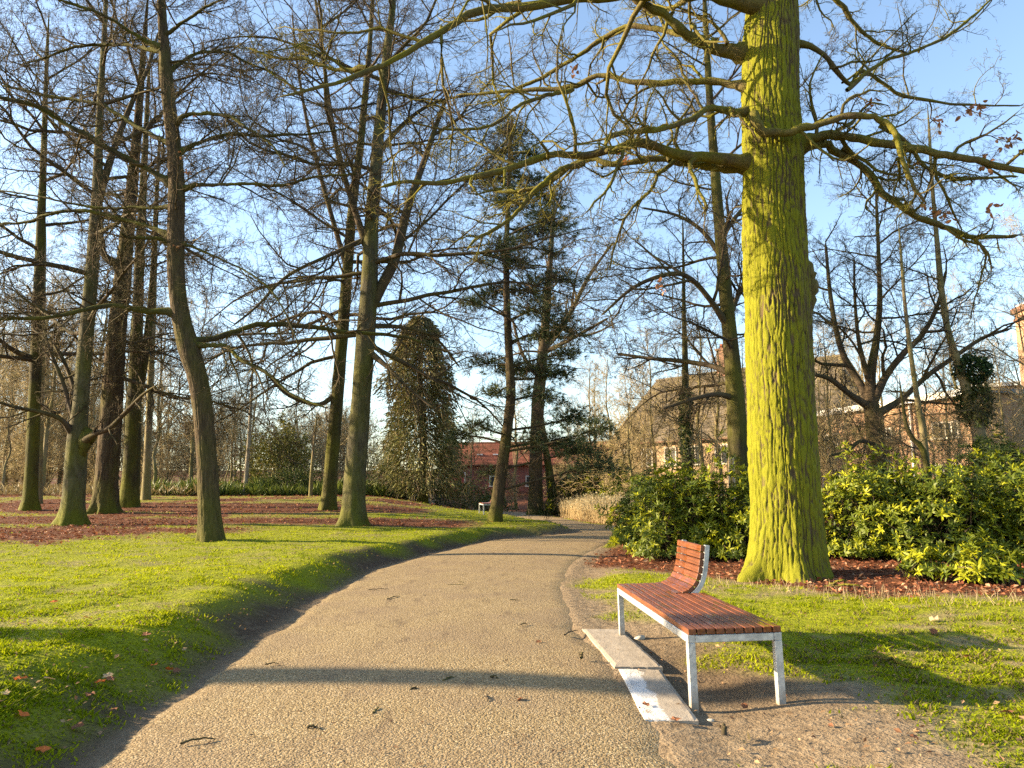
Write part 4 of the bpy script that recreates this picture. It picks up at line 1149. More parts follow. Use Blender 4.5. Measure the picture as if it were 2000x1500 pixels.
# ---- background wood: three kinds of slender tree, copied
def wood_tree(seed, height, r0, spread, lean, spec, rmin, nl=18, t0=.25, ang=.8):
    rg = np.random.default_rng(seed)
    n = 10
    P = np.zeros((n, 3)); P[:, 2] = np.linspace(0, height, n)
    P[1:, :2] = np.cumsum(rg.normal(size=(n - 1, 2)) * lean, 0)
    R = r0 * np.linspace(1, .12, n)
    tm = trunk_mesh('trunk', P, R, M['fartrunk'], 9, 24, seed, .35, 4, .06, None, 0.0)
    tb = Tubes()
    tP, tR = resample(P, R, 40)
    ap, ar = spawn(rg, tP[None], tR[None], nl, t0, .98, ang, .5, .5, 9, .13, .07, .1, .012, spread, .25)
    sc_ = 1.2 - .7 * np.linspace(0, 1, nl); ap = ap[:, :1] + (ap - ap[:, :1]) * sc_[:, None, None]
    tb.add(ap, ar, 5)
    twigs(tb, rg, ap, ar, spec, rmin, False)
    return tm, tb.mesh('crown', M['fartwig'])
BGS = [(7, .15, 1, .8, .5, .6, 5, 3, .15, .05, .3), (6, .2, 1, .75, .55, .6, 4, 3, .17, .02, .3), (6, .2, 1, .7, .7, .7, 2, 3, .17, .0, .3)]
kinds = [wood_tree(71, 15, .17, 3.6, .16, BGS, .008), wood_tree(72, 12, .12, 2.8, .2, BGS, .008, 16, .2, .7), wood_tree(73, 17, .22, 4.4, .14, BGS, .008, 20, .3, .9)]
bush_kind = [wood_tree(74, 4.2, .06, 2.6, .12, BGS, .008, 20, .02, .75), wood_tree(75, 3.4, .05, 2.2, .16, BGS, .008, 20, .02, .95)]

def place_tree(kind, x, y, sc_, rz, label, group, name='woodland_tree', cat='tree'):
    o = thing(name, label, cat, (x, y, float(ground_z(x, y)) - .05), rz, group)
    o.scale = (sc_, sc_, sc_)
    link('trunk', kind[0], o); link('crown', kind[1], o)['kind'] = 'stuff'
    return o
rg = np.random.default_rng(81)
# the wood behind the left lawn
cells = []
for k in range(58):
    y = 47 + 46 * (k / 58) + rg.uniform(-2, 2)
    px = rg.uniform(-60, 660)
    cells.append(((px - 1000) / F * y, y, px))
for (x, y, px) in cells:
    tall = .95 if px < 420 else .58
    place_tree(kinds[rg.integers(0, 3)], x, y, tall * rg.uniform(.75, 1.15), rg.uniform(0, 6.28),
               'slender bare tree in the far wood seen ' + ('between the trunks left of the lawn tree' if px < 400 else 'between the lawn tree and the middle beeches'), 'bare trees of the wood behind the left lawn')
# bare trees behind the middle and the right
for px, y, s_ in [(885, 62, .55), (918, 58, .5), (1008, 60, .6), (1110, 60, .6), (1160, 62, .66), (1195, 58, .7), (770, 66, .6)]:
    place_tree(kinds[rg.integers(0, 3)], (px - 1000) / F * y, y, s_ * rg.uniform(.9, 1.1), rg.uniform(0, 6.28),
               'thin bare tree standing before or beside the red brick house', 'bare trees round the red brick house')
by_px = lambda o: o.location.x / max(1, o.location.y)
in_group = lambda g: [o for o in COL.objects if o.get('group') == g]
number_labels(in_group('bare trees round the red brick house'), by_px, '%s from the left among the thin bare trees round the red brick house')
for px, y, s_ in [(1255, 42, .5), (1480, 40, .6), (1650, 36, .55), (1755, 33, .5), (1850, 33, .5), (1965, 34, .55), (1150, 50, .7), (1600, 44, .75), (1690, 42, .7), (1800, 30, .6), (1900, 29, .62), (2040, 27, .6), (1300, 45, .55), (1230, 36, .5), (1350, 38, .5), (1420, 41, .6), (1620, 32, .5), (1730, 38, .65), (1275, 38, .6), (1225, 40, .6), (1365, 33, .55), (1455, 34, .55), (1700, 30, .5), (1330, 34, .5), (1400, 34, .5), (1440, 30, .45), (1880, 36, .6)]:
    place_tree(kinds[rg.integers(0, 3)], (px - 1000) / F * y, y, s_ * rg.uniform(.9, 1.1), rg.uniform(0, 6.28),
               'thin bare tree growing in front of the houses on the right', 'bare trees before the houses on the right')
number_labels(in_group('bare trees before the houses on the right'), by_px, '%s from the left of the thin bare trees before the houses')
# brown thicket
for k in range(54):
    px = rg.uniform(-60, 900) if k % 3 == 0 else rg.uniform(-60, 690); y = rg.uniform(54, 74)
    place_tree(bush_kind[k % 2], (px - 1000) / F * y, y, rg.uniform(.8, 1.7), rg.uniform(0, 6.28),
               'leafless brown thicket shrub at the foot of the left wood', 'leafless shrubs at the foot of the left wood', 'thicket_shrub', 'shrub')
for px, y, s_ in [(760, 54, .8), (905, 60, .6), (1000, 58, .6), (1090, 54, .6), (1125, 50, .9), (1165, 46, 1.0), (1200, 42, 1.1), (1240, 38, .7), (1285, 32, .6), (1390, 28, .6),
                  (1620, 26, .7), (1670, 28, .7), (1740, 24, .6), (1850, 24, .6), (1945, 24, .9)]:
    place_tree(bush_kind[int(px) % 2], (px - 1000) / F * y, y, s_ * rg.uniform(.9, 1.15), rg.uniform(0, 6.28),
               'leafless twiggy shrub among the bushes in front of the houses', 'leafless shrubs before the houses', 'thicket_shrub', 'shrub')
number_labels(in_group('leafless shrubs before the houses'), by_px, '%s from the left of the leafless twiggy shrubs before the houses')

# ---- trees outside the frame to the left whose shadows cross the path and lawn
for k, (x, y, kk, s_) in enumerate([(-21.0, 7.0, 2, 1.5)]):
    place_tree(kinds[kk], x, y, s_, k * 1.3, 'bare tree out of view to the left that shades the path', 'bare trees left of the view')

# ------------------------------------------------------------------ shrubs
def rhododendron(name, label, c, rad, n, seed, leafL=.12, cols=((.035, .062, .006), (.155, .185, .010)), group=None, stems=26, fine=True, yel=.25):
    """whorls of long leaves at the ends of crooked stems"""
    rg = np.random.default_rng(seed)
    c = np.asarray(c, float); gz = float(ground_z(c[0], c[1]))
    root = thing(name, label, 'shrub', (c[0], c[1], gz), 0, group)
    rad = np.asarray(rad, float)
    u = unit(rg.normal(size=(n, 3))); u[:, 2] = np.abs(u[:, 2]) * 1.15 - .12
    lob = .22 + 1.25 * fbm(u[:, :1] * 2.8 + seed, u[:, 1:2] * 2.8, u[:, 2:3] * 2.8 + 3, seed, 3)
    w = u * lob * rad * (.60 + .40 * rg.random((n, 1)) ** .5) * 1.12
    w[:, 2] = np.maximum(w[:, 2], .05 + .1 * rg.random(n)) + .05
    # stems
    k = min(n, stems * 8)
    q = rg.choice(n, k, replace=False)
    s0 = np.stack([rg.normal(size=k) * rad[0] * .22, rg.normal(size=k) * rad[1] * .22, np.zeros(k) - .05], 1)
    e = w[q]
    m1 = s0 + (e - s0) * .4 + rg.normal(size=(k, 3)) * .12; m2 = s0 + (e - s0) * .75 + rg.normal(size=(k, 3)) * .10
    tb = Tubes(); tb.add(np.stack([s0, m1, m2, e], 1), np.tile([.017, .012, .008, .005], (k, 1)), 4)
    link('stems', tb.mesh('stems', M['twig']), root)['kind'] = 'stuff'
    m = 8
    ax = unit(w * np.array([1, 1, .7]) / rad + np.array([0, 0, .45]) + rg.normal(size=(n, 3)) * .35)
    t1 = unit(np.cross(ax, rg.normal(size=(n, 3)))); t2 = np.cross(ax, t1)
    th = (np.arange(m) * 2 * PI / m)[None] + rg.random((n, 1)) * 6 + rg.normal(size=(n, m)) * .25
    el = .15 + .75 * rg.random((n, m))
    dr = (np.cos(el) * np.cos(th))[..., None] * t1[:, None] + (np.cos(el) * np.sin(th))[..., None] * t2[:, None] + np.sin(el)[..., None] * ax[:, None]
    dr = dr.reshape(-1, 3); pos = np.repeat(w, m, 0)
    nr = unit(np.repeat(ax, m, 0) + rg.normal(size=dr.shape) * .25)
    t = np.repeat(rg.random((n, 1)), m, 0) * .7 + rg.random((n * m, 1)) * .3
    col = np.array(cols[0]) * (1 - t) + np.array(cols[1]) * t
    ye = np.repeat(rg.random(n) < yel, m)
    col[ye] = np.array([.30, .31, .010]) * (.7 + .5 * rg.random((ye.sum(), 1)))
    sz = leafL * (.55 + .75 * rg.random(n * m))
    me = leaf_mesh('foliage', pos, dr, nr, sz, sz * .23, M['leaf'], col, fine, .18)
    link('foliage', me, root)['kind'] = 'stuff'
    return root
g0 = lambda px, y: ((px - 1000) / F * y, y, 0)
rhododendron('rhododendron', 'round leafy evergreen shrub at the path edge left of the oak', g0(1335, 16.2), (1.2, 1.1, 1.75), 1700, 91)
rhododendron('rhododendron', 'evergreen shrub filling the gap beside the left flank of the oak', g0(1425, 15.8), (.85, .9, 1.8), 1000, 92)
rhododendron('rhododendron', 'large evergreen shrub with yellowish shoots right of the oak trunk', g0(1690, 15.0), (1.25, 1.0, 1.85), 1800, 93, yel=.26)
rhododendron('rhododendron', 'wide evergreen shrub second from the oak on the right', g0(1835, 14.6), (1.55, 1.0, 1.7), 1900, 94, yel=.24)
rhododendron('rhododendron', 'tall evergreen shrub cut by the right edge of the photo', g0(2150, 14.8), (1.4, 1.1, 1.9), 1100, 103, yel=.2)
rhododendron('rhododendron', 'evergreen shrub third from the oak on the right', g0(1995, 14.4), (1.5, 1.1, 1.75), 1600, 95, yel=.2)
rhododendron('rhododendron', 'low yellow-green sprout at the foot of the right shrubs', g0(1900, 10.9), (.55, .4, .50), 260, 96, yel=.4, stems=8)
rhododendron('rhododendron', 'small leafy sprout on dead leaves just right of the oak', g0(1788, 11.3), (.30, .28, .42), 110, 97, yel=.5, stems=6)
rhododendron('rhododendron', 'dark evergreen shrub behind, under the orange brick house', g0(1965, 19.5), (2.0, 1.5, 2.5), 1800, 98, .14, ((.018, .035, .009), (.06, .085, .014)), None, 20, False, .1)
rhododendron('rhododendron', 'dark low evergreens behind the oak shrubs on the right', g0(1790, 17.5), (2.2, 1.2, 1.35), 1500, 99, .14, ((.018, .038, .009), (.06, .09, .014)), None, 20, False, .1)
rhododendron('rhododendron', 'bright green shrub beyond the end of the dry hedge', g0(1215, 41.0), (1.8, 1.2, 2.6), 1300, 100, .17, ((.03, .06, .010), (.10, .13, .018)), None, 14, False, .2)
rhododendron('rhododendron', 'dark green shrub behind the leafy shrub at the path edge', g0(1290, 20.0), (1.5, 1.2, 1.9), 1400, 101, .15, ((.02, .045, .010), (.08, .11, .016)), None, 16, False, .15)
rhododendron('rhododendron', 'dark evergreen between the dry hedge and the grey-roofed house', g0(1150, 44.0), (3.0, 1.6, 2.6), 1500, 102, .2, ((.014, .028, .008), (.05, .07, .016)), None, 14, False, .1)

def bush(name, label, c, rad, n, size, cols, seed, stems=30, group=None, asp=.5):
    rg = np.random.default_rng(seed)
    gz = float(ground_z(c[0], c[1]))
    root = thing(name, label, 'shrub', (c[0], c[1], gz), 0, group)
    tb = Tubes()
    s0 = np.stack([rg.normal(size=stems) * .15 * rad[0], rg.normal(size=stems) * .15 * rad[1], np.zeros(stems) - .05], 1)
    e = unit(rg.normal(size=(stems, 3)) + np.array([0, 0, 1.0])) * np.asarray(rad) * .9; e[:, 2] = np.abs(e[:, 2]) + .2
    tb.add(np.stack([s0, s0 + (e - s0) * .5 + rg.normal(size=(stems, 3)) * .1, e], 1), np.tile([.03, .02, .008], (stems, 1)), 4)
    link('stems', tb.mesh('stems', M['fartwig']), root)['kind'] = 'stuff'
    u = unit(rg.normal(size=(n, 3))); u[:, 2] = np.abs(u[:, 2])
    r = (.55 + .45 * rg.random((n, 1))) * (.5 + .95 * fbm(u[:, :1] * 2.3 + seed, u[:, 1:2] * 2.3, u[:, 2:3] * 2.3, seed, 3))
    pos = u * r * np.asarray(rad) * 1.1
    t = rg.random((n, 1)) ** 1.3
    col = np.array(cols[0]) * (1 - t) + np.array(cols[1]) * t
    sz = size * (.5 + .9 * rg.random(n))
    link('foliage', leaf_mesh('foliage', pos, unit(u + rg.normal(size=(n, 3)) * .8), unit(rg.normal(size=(n, 3)) + np.array([0, 0, .7])), sz, sz * asp, M['leaf'], col), root)['kind'] = 'stuff'
    return root
OL = ((.09, .09, .02), (.27, .25, .05)); DG = ((.035, .055, .014), (.13, .15, .03))
bush('bush', 'round olive bush at the edge of the wood left of the beeches', g0(548, 50), (2.3, 1.8, 4.9), 7000, .19, OL, 111)
bush('bush', 'dark bush at the foot of the olive one left of the beeches', g0(575, 47), (2.0, 1.4, 1.8), 2600, .16, DG, 112)
bush('bush', 'pale yellowish bush between the beeches and the evergreen column', g0(752, 50), (1.5, 1.3, 3.2), 2800, .15, ((.10, .10, .025), (.28, .26, .07)), 113)
bush('bush', 'low dark hedge bush right of the evergreen column', g0(905, 50), (2.6, 1.2, 1.5), 2600, .15, DG, 114)
bush('bush', 'low bush under the evergreen column beside the lawn', g0(790, 47.5), (1.7, 1.0, 1.1), 1700, .14, ((.03, .04, .01), (.12, .13, .03)), 115)
bush('bush', 'dark evergreen mass behind the far bench', g0(960, 53), (1.5, 1.0, 1.3), 1500, .15, DG, 116)

def undergrowth(name, label, pxs, ys, n, h, cols, seed):
    rg = np.random.default_rng(seed)
    y = rg.uniform(*ys, n); x = (rg.uniform(*pxs, n) - 1000) / F * y
    ok = fbm(x * .5, y * .5, 0, seed, 3) > .38
    x, y = x[ok], y[ok]; n = len(x)
    z = ground_z(x, y)
    hh = h * (.4 + .8 * rg.random(n)) * (.5 + fbm(x * .6, y * .6, 0, seed + 1, 2))
    pos = np.stack([x, y, z + hh * rg.random(n) * .4], 1)
    d = unit(np.stack([rg.normal(size=n) * .6, rg.normal(size=n) * .6, np.ones(n)], 1))
    t = rg.random((n, 1))
    col = np.array(cols[0]) * (1 - t) + np.array(cols[1]) * t
    me = leaf_mesh(name, pos, d, unit(rg.normal(size=(n, 3))), hh, hh * .14, M['leaf'], col)
    tag(link(name, me), label, 'undergrowth', None, 'stuff')
undergrowth('undergrowth', 'green brambles and long grass along the edge of the wood', (300, 760), (45, 52), 12000, .75, ((.07, .10, .015), (.20, .23, .04)), 121)
undergrowth('ground_cover', 'rough brown and green growth under the left wood', (-150, 420), (44, 66), 9000, .6, ((.14, .105, .045), (.30, .23, .10)), 122)

# ---- dry hedge of pale upright stems at the bend
def dry_hedge():
    rg = np.random.default_rng(131)
    A = np.array([(5.15, 29.4), (3.9, 34.0), (2.55, 44.0)])
    root = thing('dry_hedge', 'pale dry hedge of upright straw stems at the path bend', 'hedge', (4.0, 34, float(ground_z(4., 34.))))
    base = np.array(root.location)
    n = 5200
    t = rg.random(n) ** .8 * 2
    i = np.minimum(t.astype(int), 1); f = (t - i)[:, None]
    p = A[i] * (1 - f) + A[i + 1] * f
    off = rg.random(n) * 2.4
    p = p + np.stack([off, off * .25], 1)
    z = ground_z(p[:, 0], p[:, 1])
    h = 1.15 * (.7 + .4 * rg.random(n)) * (.8 + .4 * fbm(p[:, 0] * 1.2, p[:, 1] * .8, 0, 9, 2))
    b = np.stack([p[:, 0], p[:, 1], z - .02], 1) - base
    top = b + np.stack([rg.normal(size=n) * .12, rg.normal(size=n) * .12, h], 1)
    tb = Tubes(); tb.add(np.stack([b, (b + top) / 2 + rg.normal(size=(n, 3)) * .04, top], 1), np.tile([.009, .008, .005], (n, 1)), 3)
    link('stems', tb.mesh('stems', M['straw']), root)['kind'] = 'stuff'
    m = 9000
    q = rg.integers(0, n, m); w = (.55 + .48 * rg.random((m, 1)))
    pos = b[q] * (1 - w) + top[q] * w
    tt = rg.random((m, 1))
    col = np.array([.30, .24, .12]) * (1 - tt) + np.array([.52, .45, .28]) * tt
    gry = rg.random(m) < .3
    col[gry] = np.array([.30, .30, .22])
    sz = .10 * (.5 + rg.random(m))
    link('foliage', leaf_mesh('foliage', pos, unit(rg.normal(size=(m, 3)) * .6 + np.array([0, 0, 1])), unit(rg.normal(size=(m, 3))), sz, sz * .3, M['litter'], col), root)['kind'] = 'stuff'
M['straw'] = plain('straw_stem', (.42, .32, .17), .85, .15, .35, 6)
dry_hedge()

# ------------------------------------------------------------------ houses
def brick_mat(name, c1, c2, mortar, scale=1.0):
    m, nt, b = new_mat(name, .9, .15)
    br = nt.nodes.new('ShaderNodeTexBrick')
    br.inputs['Color1'].default_value = (*c1, 1); br.inputs['Color2'].default_value = (*c2, 1); br.inputs['Mortar'].default_value = (*mortar, 1)
    br.inputs['Scale'].default_value = 1.0; br.inputs['Brick Width'].default_value = .23; br.inputs['Row Height'].default_value = .075; br.inputs['Mortar Size'].default_value = .01
    tc = nt.nodes.new('ShaderNodeTexCoord'); sp = nt.nodes.new('ShaderNodeSeparateXYZ'); nt.links.new(tc.outputs['Object'], sp.inputs[0])
    cb = nt.nodes.new('ShaderNodeCombineXYZ')
    nt.links.new(mth(nt, 'ADD', sp.outputs[0], sp.outputs[1]), cb.inputs[0]); nt.links.new(sp.outputs[2], cb.inputs[1])
    nt.links.new(cb.outputs[0], br.inputs['Vector'])
    n = tex_noise(nt, 1.3, 5, obj_vec(nt))
    mul = nt.nodes.new('ShaderNodeMix'); mul.data_type = 'RGBA'; mul.blend_type = 'MULTIPLY'; mul.inputs[0].default_value = .7
    nt.links.new(br.outputs[0], mul.inputs[6]); nt.links.new(ramp(nt, n, [(.3, (.6, .6, .6)), (.7, (1.1, 1.05, 1))]), mul.inputs[7])
    nt.links.new(mul.outputs[2], b.inputs['Base Color'])
    return m
M['orange_brick'] = brick_mat('orange_brick', (.36, .20, .105), (.28, .145, .075), (.36, .30, .22))
M['red_brick'] = brick_mat('red_brick', (.26, .07, .045), (.20, .05, .035), (.26, .17, .13))
M['dark_brick'] = brick_mat('dark_brick', (.22, .10, .06), (.16, .075, .045), (.20, .16, .12))
M['cream'] = plain('cream_render', (.42, .29, .17), .9, .1, .15, 1.5)
M['white'] = plain('white_paint', (.72, .70, .64), .6, .3, .08, 2)
M['offwhite'] = plain('window_paint', (.48, .43, .35), .6, .3, .12, 2)
M['red_paint'] = plain('red_paint', (.42, .045, .05), .6, .3, .15, 2)
M['slate'] = plain('slate_roof', (.12, .096, .068), .85, .2, .45, 1.2, 0, .6)
M['red_roof'] = plain('red_tiles', (.24, .085, .05), .85, .2, .3, 1.5, 0, .6)
gm, nt, b = new_mat('window_glass', .08, .6); b.inputs['Base Color'].default_value = (.03, .035, .04, 1); M['glass'] = gm
M['lead'] = plain('lead_flashing', (.12, .13, .15), .6, .3, .2, 2)

def house_part(root, name, mat, boxes, parent=None):
    g = Geo()
    for c, h in boxes: g.box(c, h)
    return link(name, g.mesh(name, M[mat]), parent or root)

def window(root, x, z, w, h, y=-.0, mull=1, frame='offwhite'):
    fr = house_part(root, 'window', frame, [((x - w / 2, y - .03, z), (.05, .05, h / 2)), ((x + w / 2, y - .03, z), (.05, .05, h / 2)), ((x, y - .03, z + h / 2), (w / 2 + .05, .048, .05)), ((x, y - .05, z - h / 2), (w / 2 + .1, .075, .05))]
                    + [((x - w / 2 + w * (k + 1) / (mull + 1), y - .028, z), (.03, .04, h / 2 - .05)) for k in range(mull)])
    g = Geo(); g.box((x, y - .004, z), (w / 2, .012, h / 2)); link('pane', g.mesh('pane', M['glass']), fr)

def house(name, label, p0, p1, depth, z0, zw, wall, roof, zr=None, hip=0.0, over=.35):
    """front wall runs from p0 to p1 (plan); local x along it, local y away from the viewer"""
    p0 = np.array(p0, float); p1 = np.array(p1, float)
    L = np.linalg.norm(p1 - p0); rz = math.atan2(p1[1] - p0[1], p1[0] - p0[0])
    root = thing(name, label, 'house', (p0[0], p0[1], z0), rz)
    H = zw - z0
    house_part(root, 'wall', wall, [((L / 2, depth / 2, H / 2 - .5), (L / 2, depth / 2, H / 2 + .5))])
    if zr is not None:
        R_ = zr - z0; o = over; hp = hip
        a = np.array([[-o, -o, H - .05], [L + o, -o, H - .05], [L + o, depth + o, H - .05], [-o, depth + o, H - .05], [hp - o, depth / 2, R_], [L + o - hp, depth / 2, R_]])
        b2 = a[:4] - np.array([0, 0, .12])
        V = np.concatenate([a, b2])
        f4 = [[0, 1, 5, 4], [2, 3, 4, 5], [6, 7, 1, 0], [7, 8, 2, 1], [8, 9, 3, 2], [9, 6, 0, 3], [9, 8, 7, 6]]
        f3 = [[3, 0, 4], [1, 2, 5]]
        me = np_mesh('roof', V, [np.array(f4), np.array(f3)], M[roof], False)
        ro = link('roof', me, root)
        # courses of tiles, ridge and gutter
        sl = np.array([0, depth / 2 + o, R_ - H + .05]); k = 16
        g = Geo()
        for i in range(k):
            t = (i + .5) / k
            x0 = -o + hp * t; x1 = L + o - hp * t
            c = np.array([(x0 + x1) / 2, -o, H - .05]) + sl * t
            g.box(c + np.array([0, -.0, .012]), ((x1 - x0) / 2, .05, .02))
        link('tile_courses', g.mesh('tile_courses', M[roof]), ro)
        house_part(root, 'ridge', 'slate' if roof == 'slate' else roof, [((L / 2, depth / 2, R_ + .03), (L / 2 + o - hp, .12, .07))], ro)
        house_part(root, 'gutter', 'dark_brick', [((L / 2, -o - .06, H - .10), (L / 2 + o, .06, .05))])
    return root, L, H

# grey-roofed house behind the oak
p0 = at(1195, 850, 58); p1 = at(1620, 800, 45)
hr, L, H = house('roof_house', 'long house with grey-brown roof and pale walls left of the oak', p0[:2], p1[:2], 9.0, 0.8, 5.0, 'cream', 'slate', 10.2, 1.2)
for x in np.arange(1.3, L - 1, 2.1):
    window(hr, x, H - 1.15, .95, 1.25, -.012, 1)
ch = house_part(hr, 'chimney', 'dark_brick', [((L * .42, 4.5, 9.9), (.45, .35, 1.2)), ((L * .42, 4.5, 11.05), (.52, .42, .08))])
house_part(hr, 'chimney_pot', 'red_roof', [((L * .42 - .2, 4.5, 11.3), (.10, .10, .2)), ((L * .42 + .2, 4.5, 11.3), (.10, .10, .2))], ch)

# red brick house down the path
p0 = at(862, 900, 76); p1 = at(1215, 900, 74)
hr, L, H = house('red_house', 'low red brick house with red roof at the end of the path', p0[:2], p1[:2], 7.0, .9, 4.1, 'red_brick', 'red_roof', 6.4, 0.0)
dr = house_part(hr, 'door', 'red_paint', [((1.5, -.05, 1.1), (.85, .06, 1.2))])
house_part(hr, 'door_frame', 'white', [((.58, -.04, 1.15), (.06, .08, 1.25)), ((2.42, -.04, 1.15), (.06, .08, 1.25))], dr)
for x in (5.4, 9.0, 12.5, 15.5): window(hr, x, 1.5, 1.0, 1.0, -.012, 1)
sl = np.array([0, 7 / 2 + .35, 2.35])
for x in (3.7, 5.3, 10.5):
    house_part(hr, 'skylight', 'white', [((x, -.35 + sl[1] * .42, H - .05 + sl[2] * .42 + .06), (.26, .24, .06))])

# orange brick house on the right
p0 = at(1560, 780, 47); p1 = at(1905, 770, 34.5)
hr, L, H = house('brick_house', 'orange brick house with flat roof behind the spreading tree at right', p0[:2], p1[:2], 9.0, .8, 5.9, 'orange_brick', None)
house_part(hr, 'roof', 'lead', [((L / 2, 4.5, H + .10), (L / 2 + .3, 4.8, .10))])
house_part(hr, 'fascia', 'white', [((L / 2, -.34, H + .06), (L / 2 + .32, .03, .16))])
for x in (L - 1.8, L - 6.0, L - 10.2): window(hr, x, H - 1.6, 1.5, .75, -.012, 3)
for x in (L - 1.8, L - 6.0, L - 10.2): window(hr, x, 1.3, 1.5, 1.1, -.012, 2)
house_part(hr, 'downpipe', 'white', [((L - 3.9, -.08, H / 2), (.05, .05, H / 2 - .05))])

# white-topped building and brick stack at the right edge
p0 = at(1880, 760, 46); p1 = at(2140, 740, 42)
hr, L, H = house('white_house', 'pale building with flat roof just left of the tall brick stack', p0[:2], p1[:2], 6.0, .8, 7.6, 'cream', None)
house_part(hr, 'roof', 'white', [((L / 2, 3, H + .12), (L / 2 + .25, 3.25, .12))])
for x in (1.2, 3.4, 5.6): window(hr, x, H - 1.1, 1.3, .8, -.012, 1)
p0 = at(2030, 600, 36)
st = thing('brick_stack', 'tall dark brick tower cut by the right edge of the photo', 'tower', (p0[0], p0[1], .8), -.15)
H = at(1990, 583, 36)[2] - .8
house_part(st, 'wall', 'orange_brick', [((1.4, 1.2, H / 2 - .5), (1.4, 1.2, H / 2 + .5))])
house_part(st, 'cornice', 'dark_brick', [((1.4, 1.2, H - .1), (1.52, 1.32, .14)), ((1.4, 1.2, H - .55), (1.46, 1.26, .06))])
house_part(st, 'cap', 'white', [((1.4, 1.2, H + .12), (1.35, 1.15, .08))])

# ------------------------------------------------------------------ bench
def wood_mat():
    m, nt, b = new_mat('varnished_wood', .38, .5)
    tc = nt.nodes.new('ShaderNodeTexCoord'); mp = nt.nodes.new('ShaderNodeMapping'); mp.inputs['Scale'].default_value = (60, 2.5, 60)
    nt.links.new(tc.outputs['Object'], mp.inputs[0])
    inf = nt.nodes.new('ShaderNodeObjectInfo')
    n = tex_noise(nt, 1.0, 5, mp.outputs[0], .6, .4)
    c = ramp(nt, n, [(.3, (.075, .024, .010)), (.55, (.155, .048, .017)), (.75, (.25, .085, .026))])
    hsv = nt.nodes.new('ShaderNodeHueSaturation'); nt.links.new(c, hsv.inputs['Color'])
    nt.links.new(mth(nt, 'ADD', mth(nt, 'MULTIPLY', inf.outputs['Random'], .4), .8), hsv.inputs['Value'])
    nt.links.new(hsv.outputs[0], b.inputs['Base Color'])
    w = tex_noise(nt, 5.0, 2, obj_vec(nt, (2.2, .8, 1)))
    nt.links.new(ramp(nt, w, [(.52, (.42, .42, .42)), (.62, (.12, .12, .12))]), b.inputs['Roughness'])
    bump(nt, b, n, .15, .003)
    return m
M['wood'] = wood_mat()
def steel_mat():
    m, nt, b = new_mat('galvanised_steel', .5, .5)
    n = tex_noise(nt, 14, 5, obj_vec(nt)); v = nt.nodes.new('ShaderNodeTexVoronoi'); v.inputs['Scale'].default_value = 40; nt.links.new(obj_vec(nt), v.inputs['Vector'])
    sp = nt.nodes.new('ShaderNodeSeparateColor'); nt.links.new(v.outputs['Color'], sp.inputs[0])
    g = nt.nodes.new('ShaderNodeNewGeometry'); s3 = nt.nodes.new('ShaderNodeSeparateXYZ'); nt.links.new(g.outputs['Position'], s3.inputs[0])
    c = ramp(nt, mth(nt, 'ADD', mth(nt, 'MULTIPLY', n, .7), mth(nt, 'MULTIPLY', sp.outputs[0], .3)), [(.3, (.34, .35, .35)), (.7, (.55, .56, .55))])
    mud = mth(nt, 'MULTIPLY', mth(nt, 'SUBTRACT', 0.13, s3.outputs[2]), 6.0)
    mud = mth(nt, 'ADD', mud, mth(nt, 'MULTIPLY', mth(nt, 'SUBTRACT', n, .5), 1.5)); cl = nt.nodes.new('ShaderNodeClamp'); nt.links.new(mud, cl.inputs[0])
    nt.links.new(mixc(nt, cl.outputs[0], c, (.24, .18, .11)), b.inputs['Base Color'])
    nt.links.new(mth(nt, 'MULTIPLY', mth(nt, 'SUBTRACT', 1.0, cl.outputs[0]), .45), b.inputs['Metallic'])
    return m
M['steel'] = steel_mat()

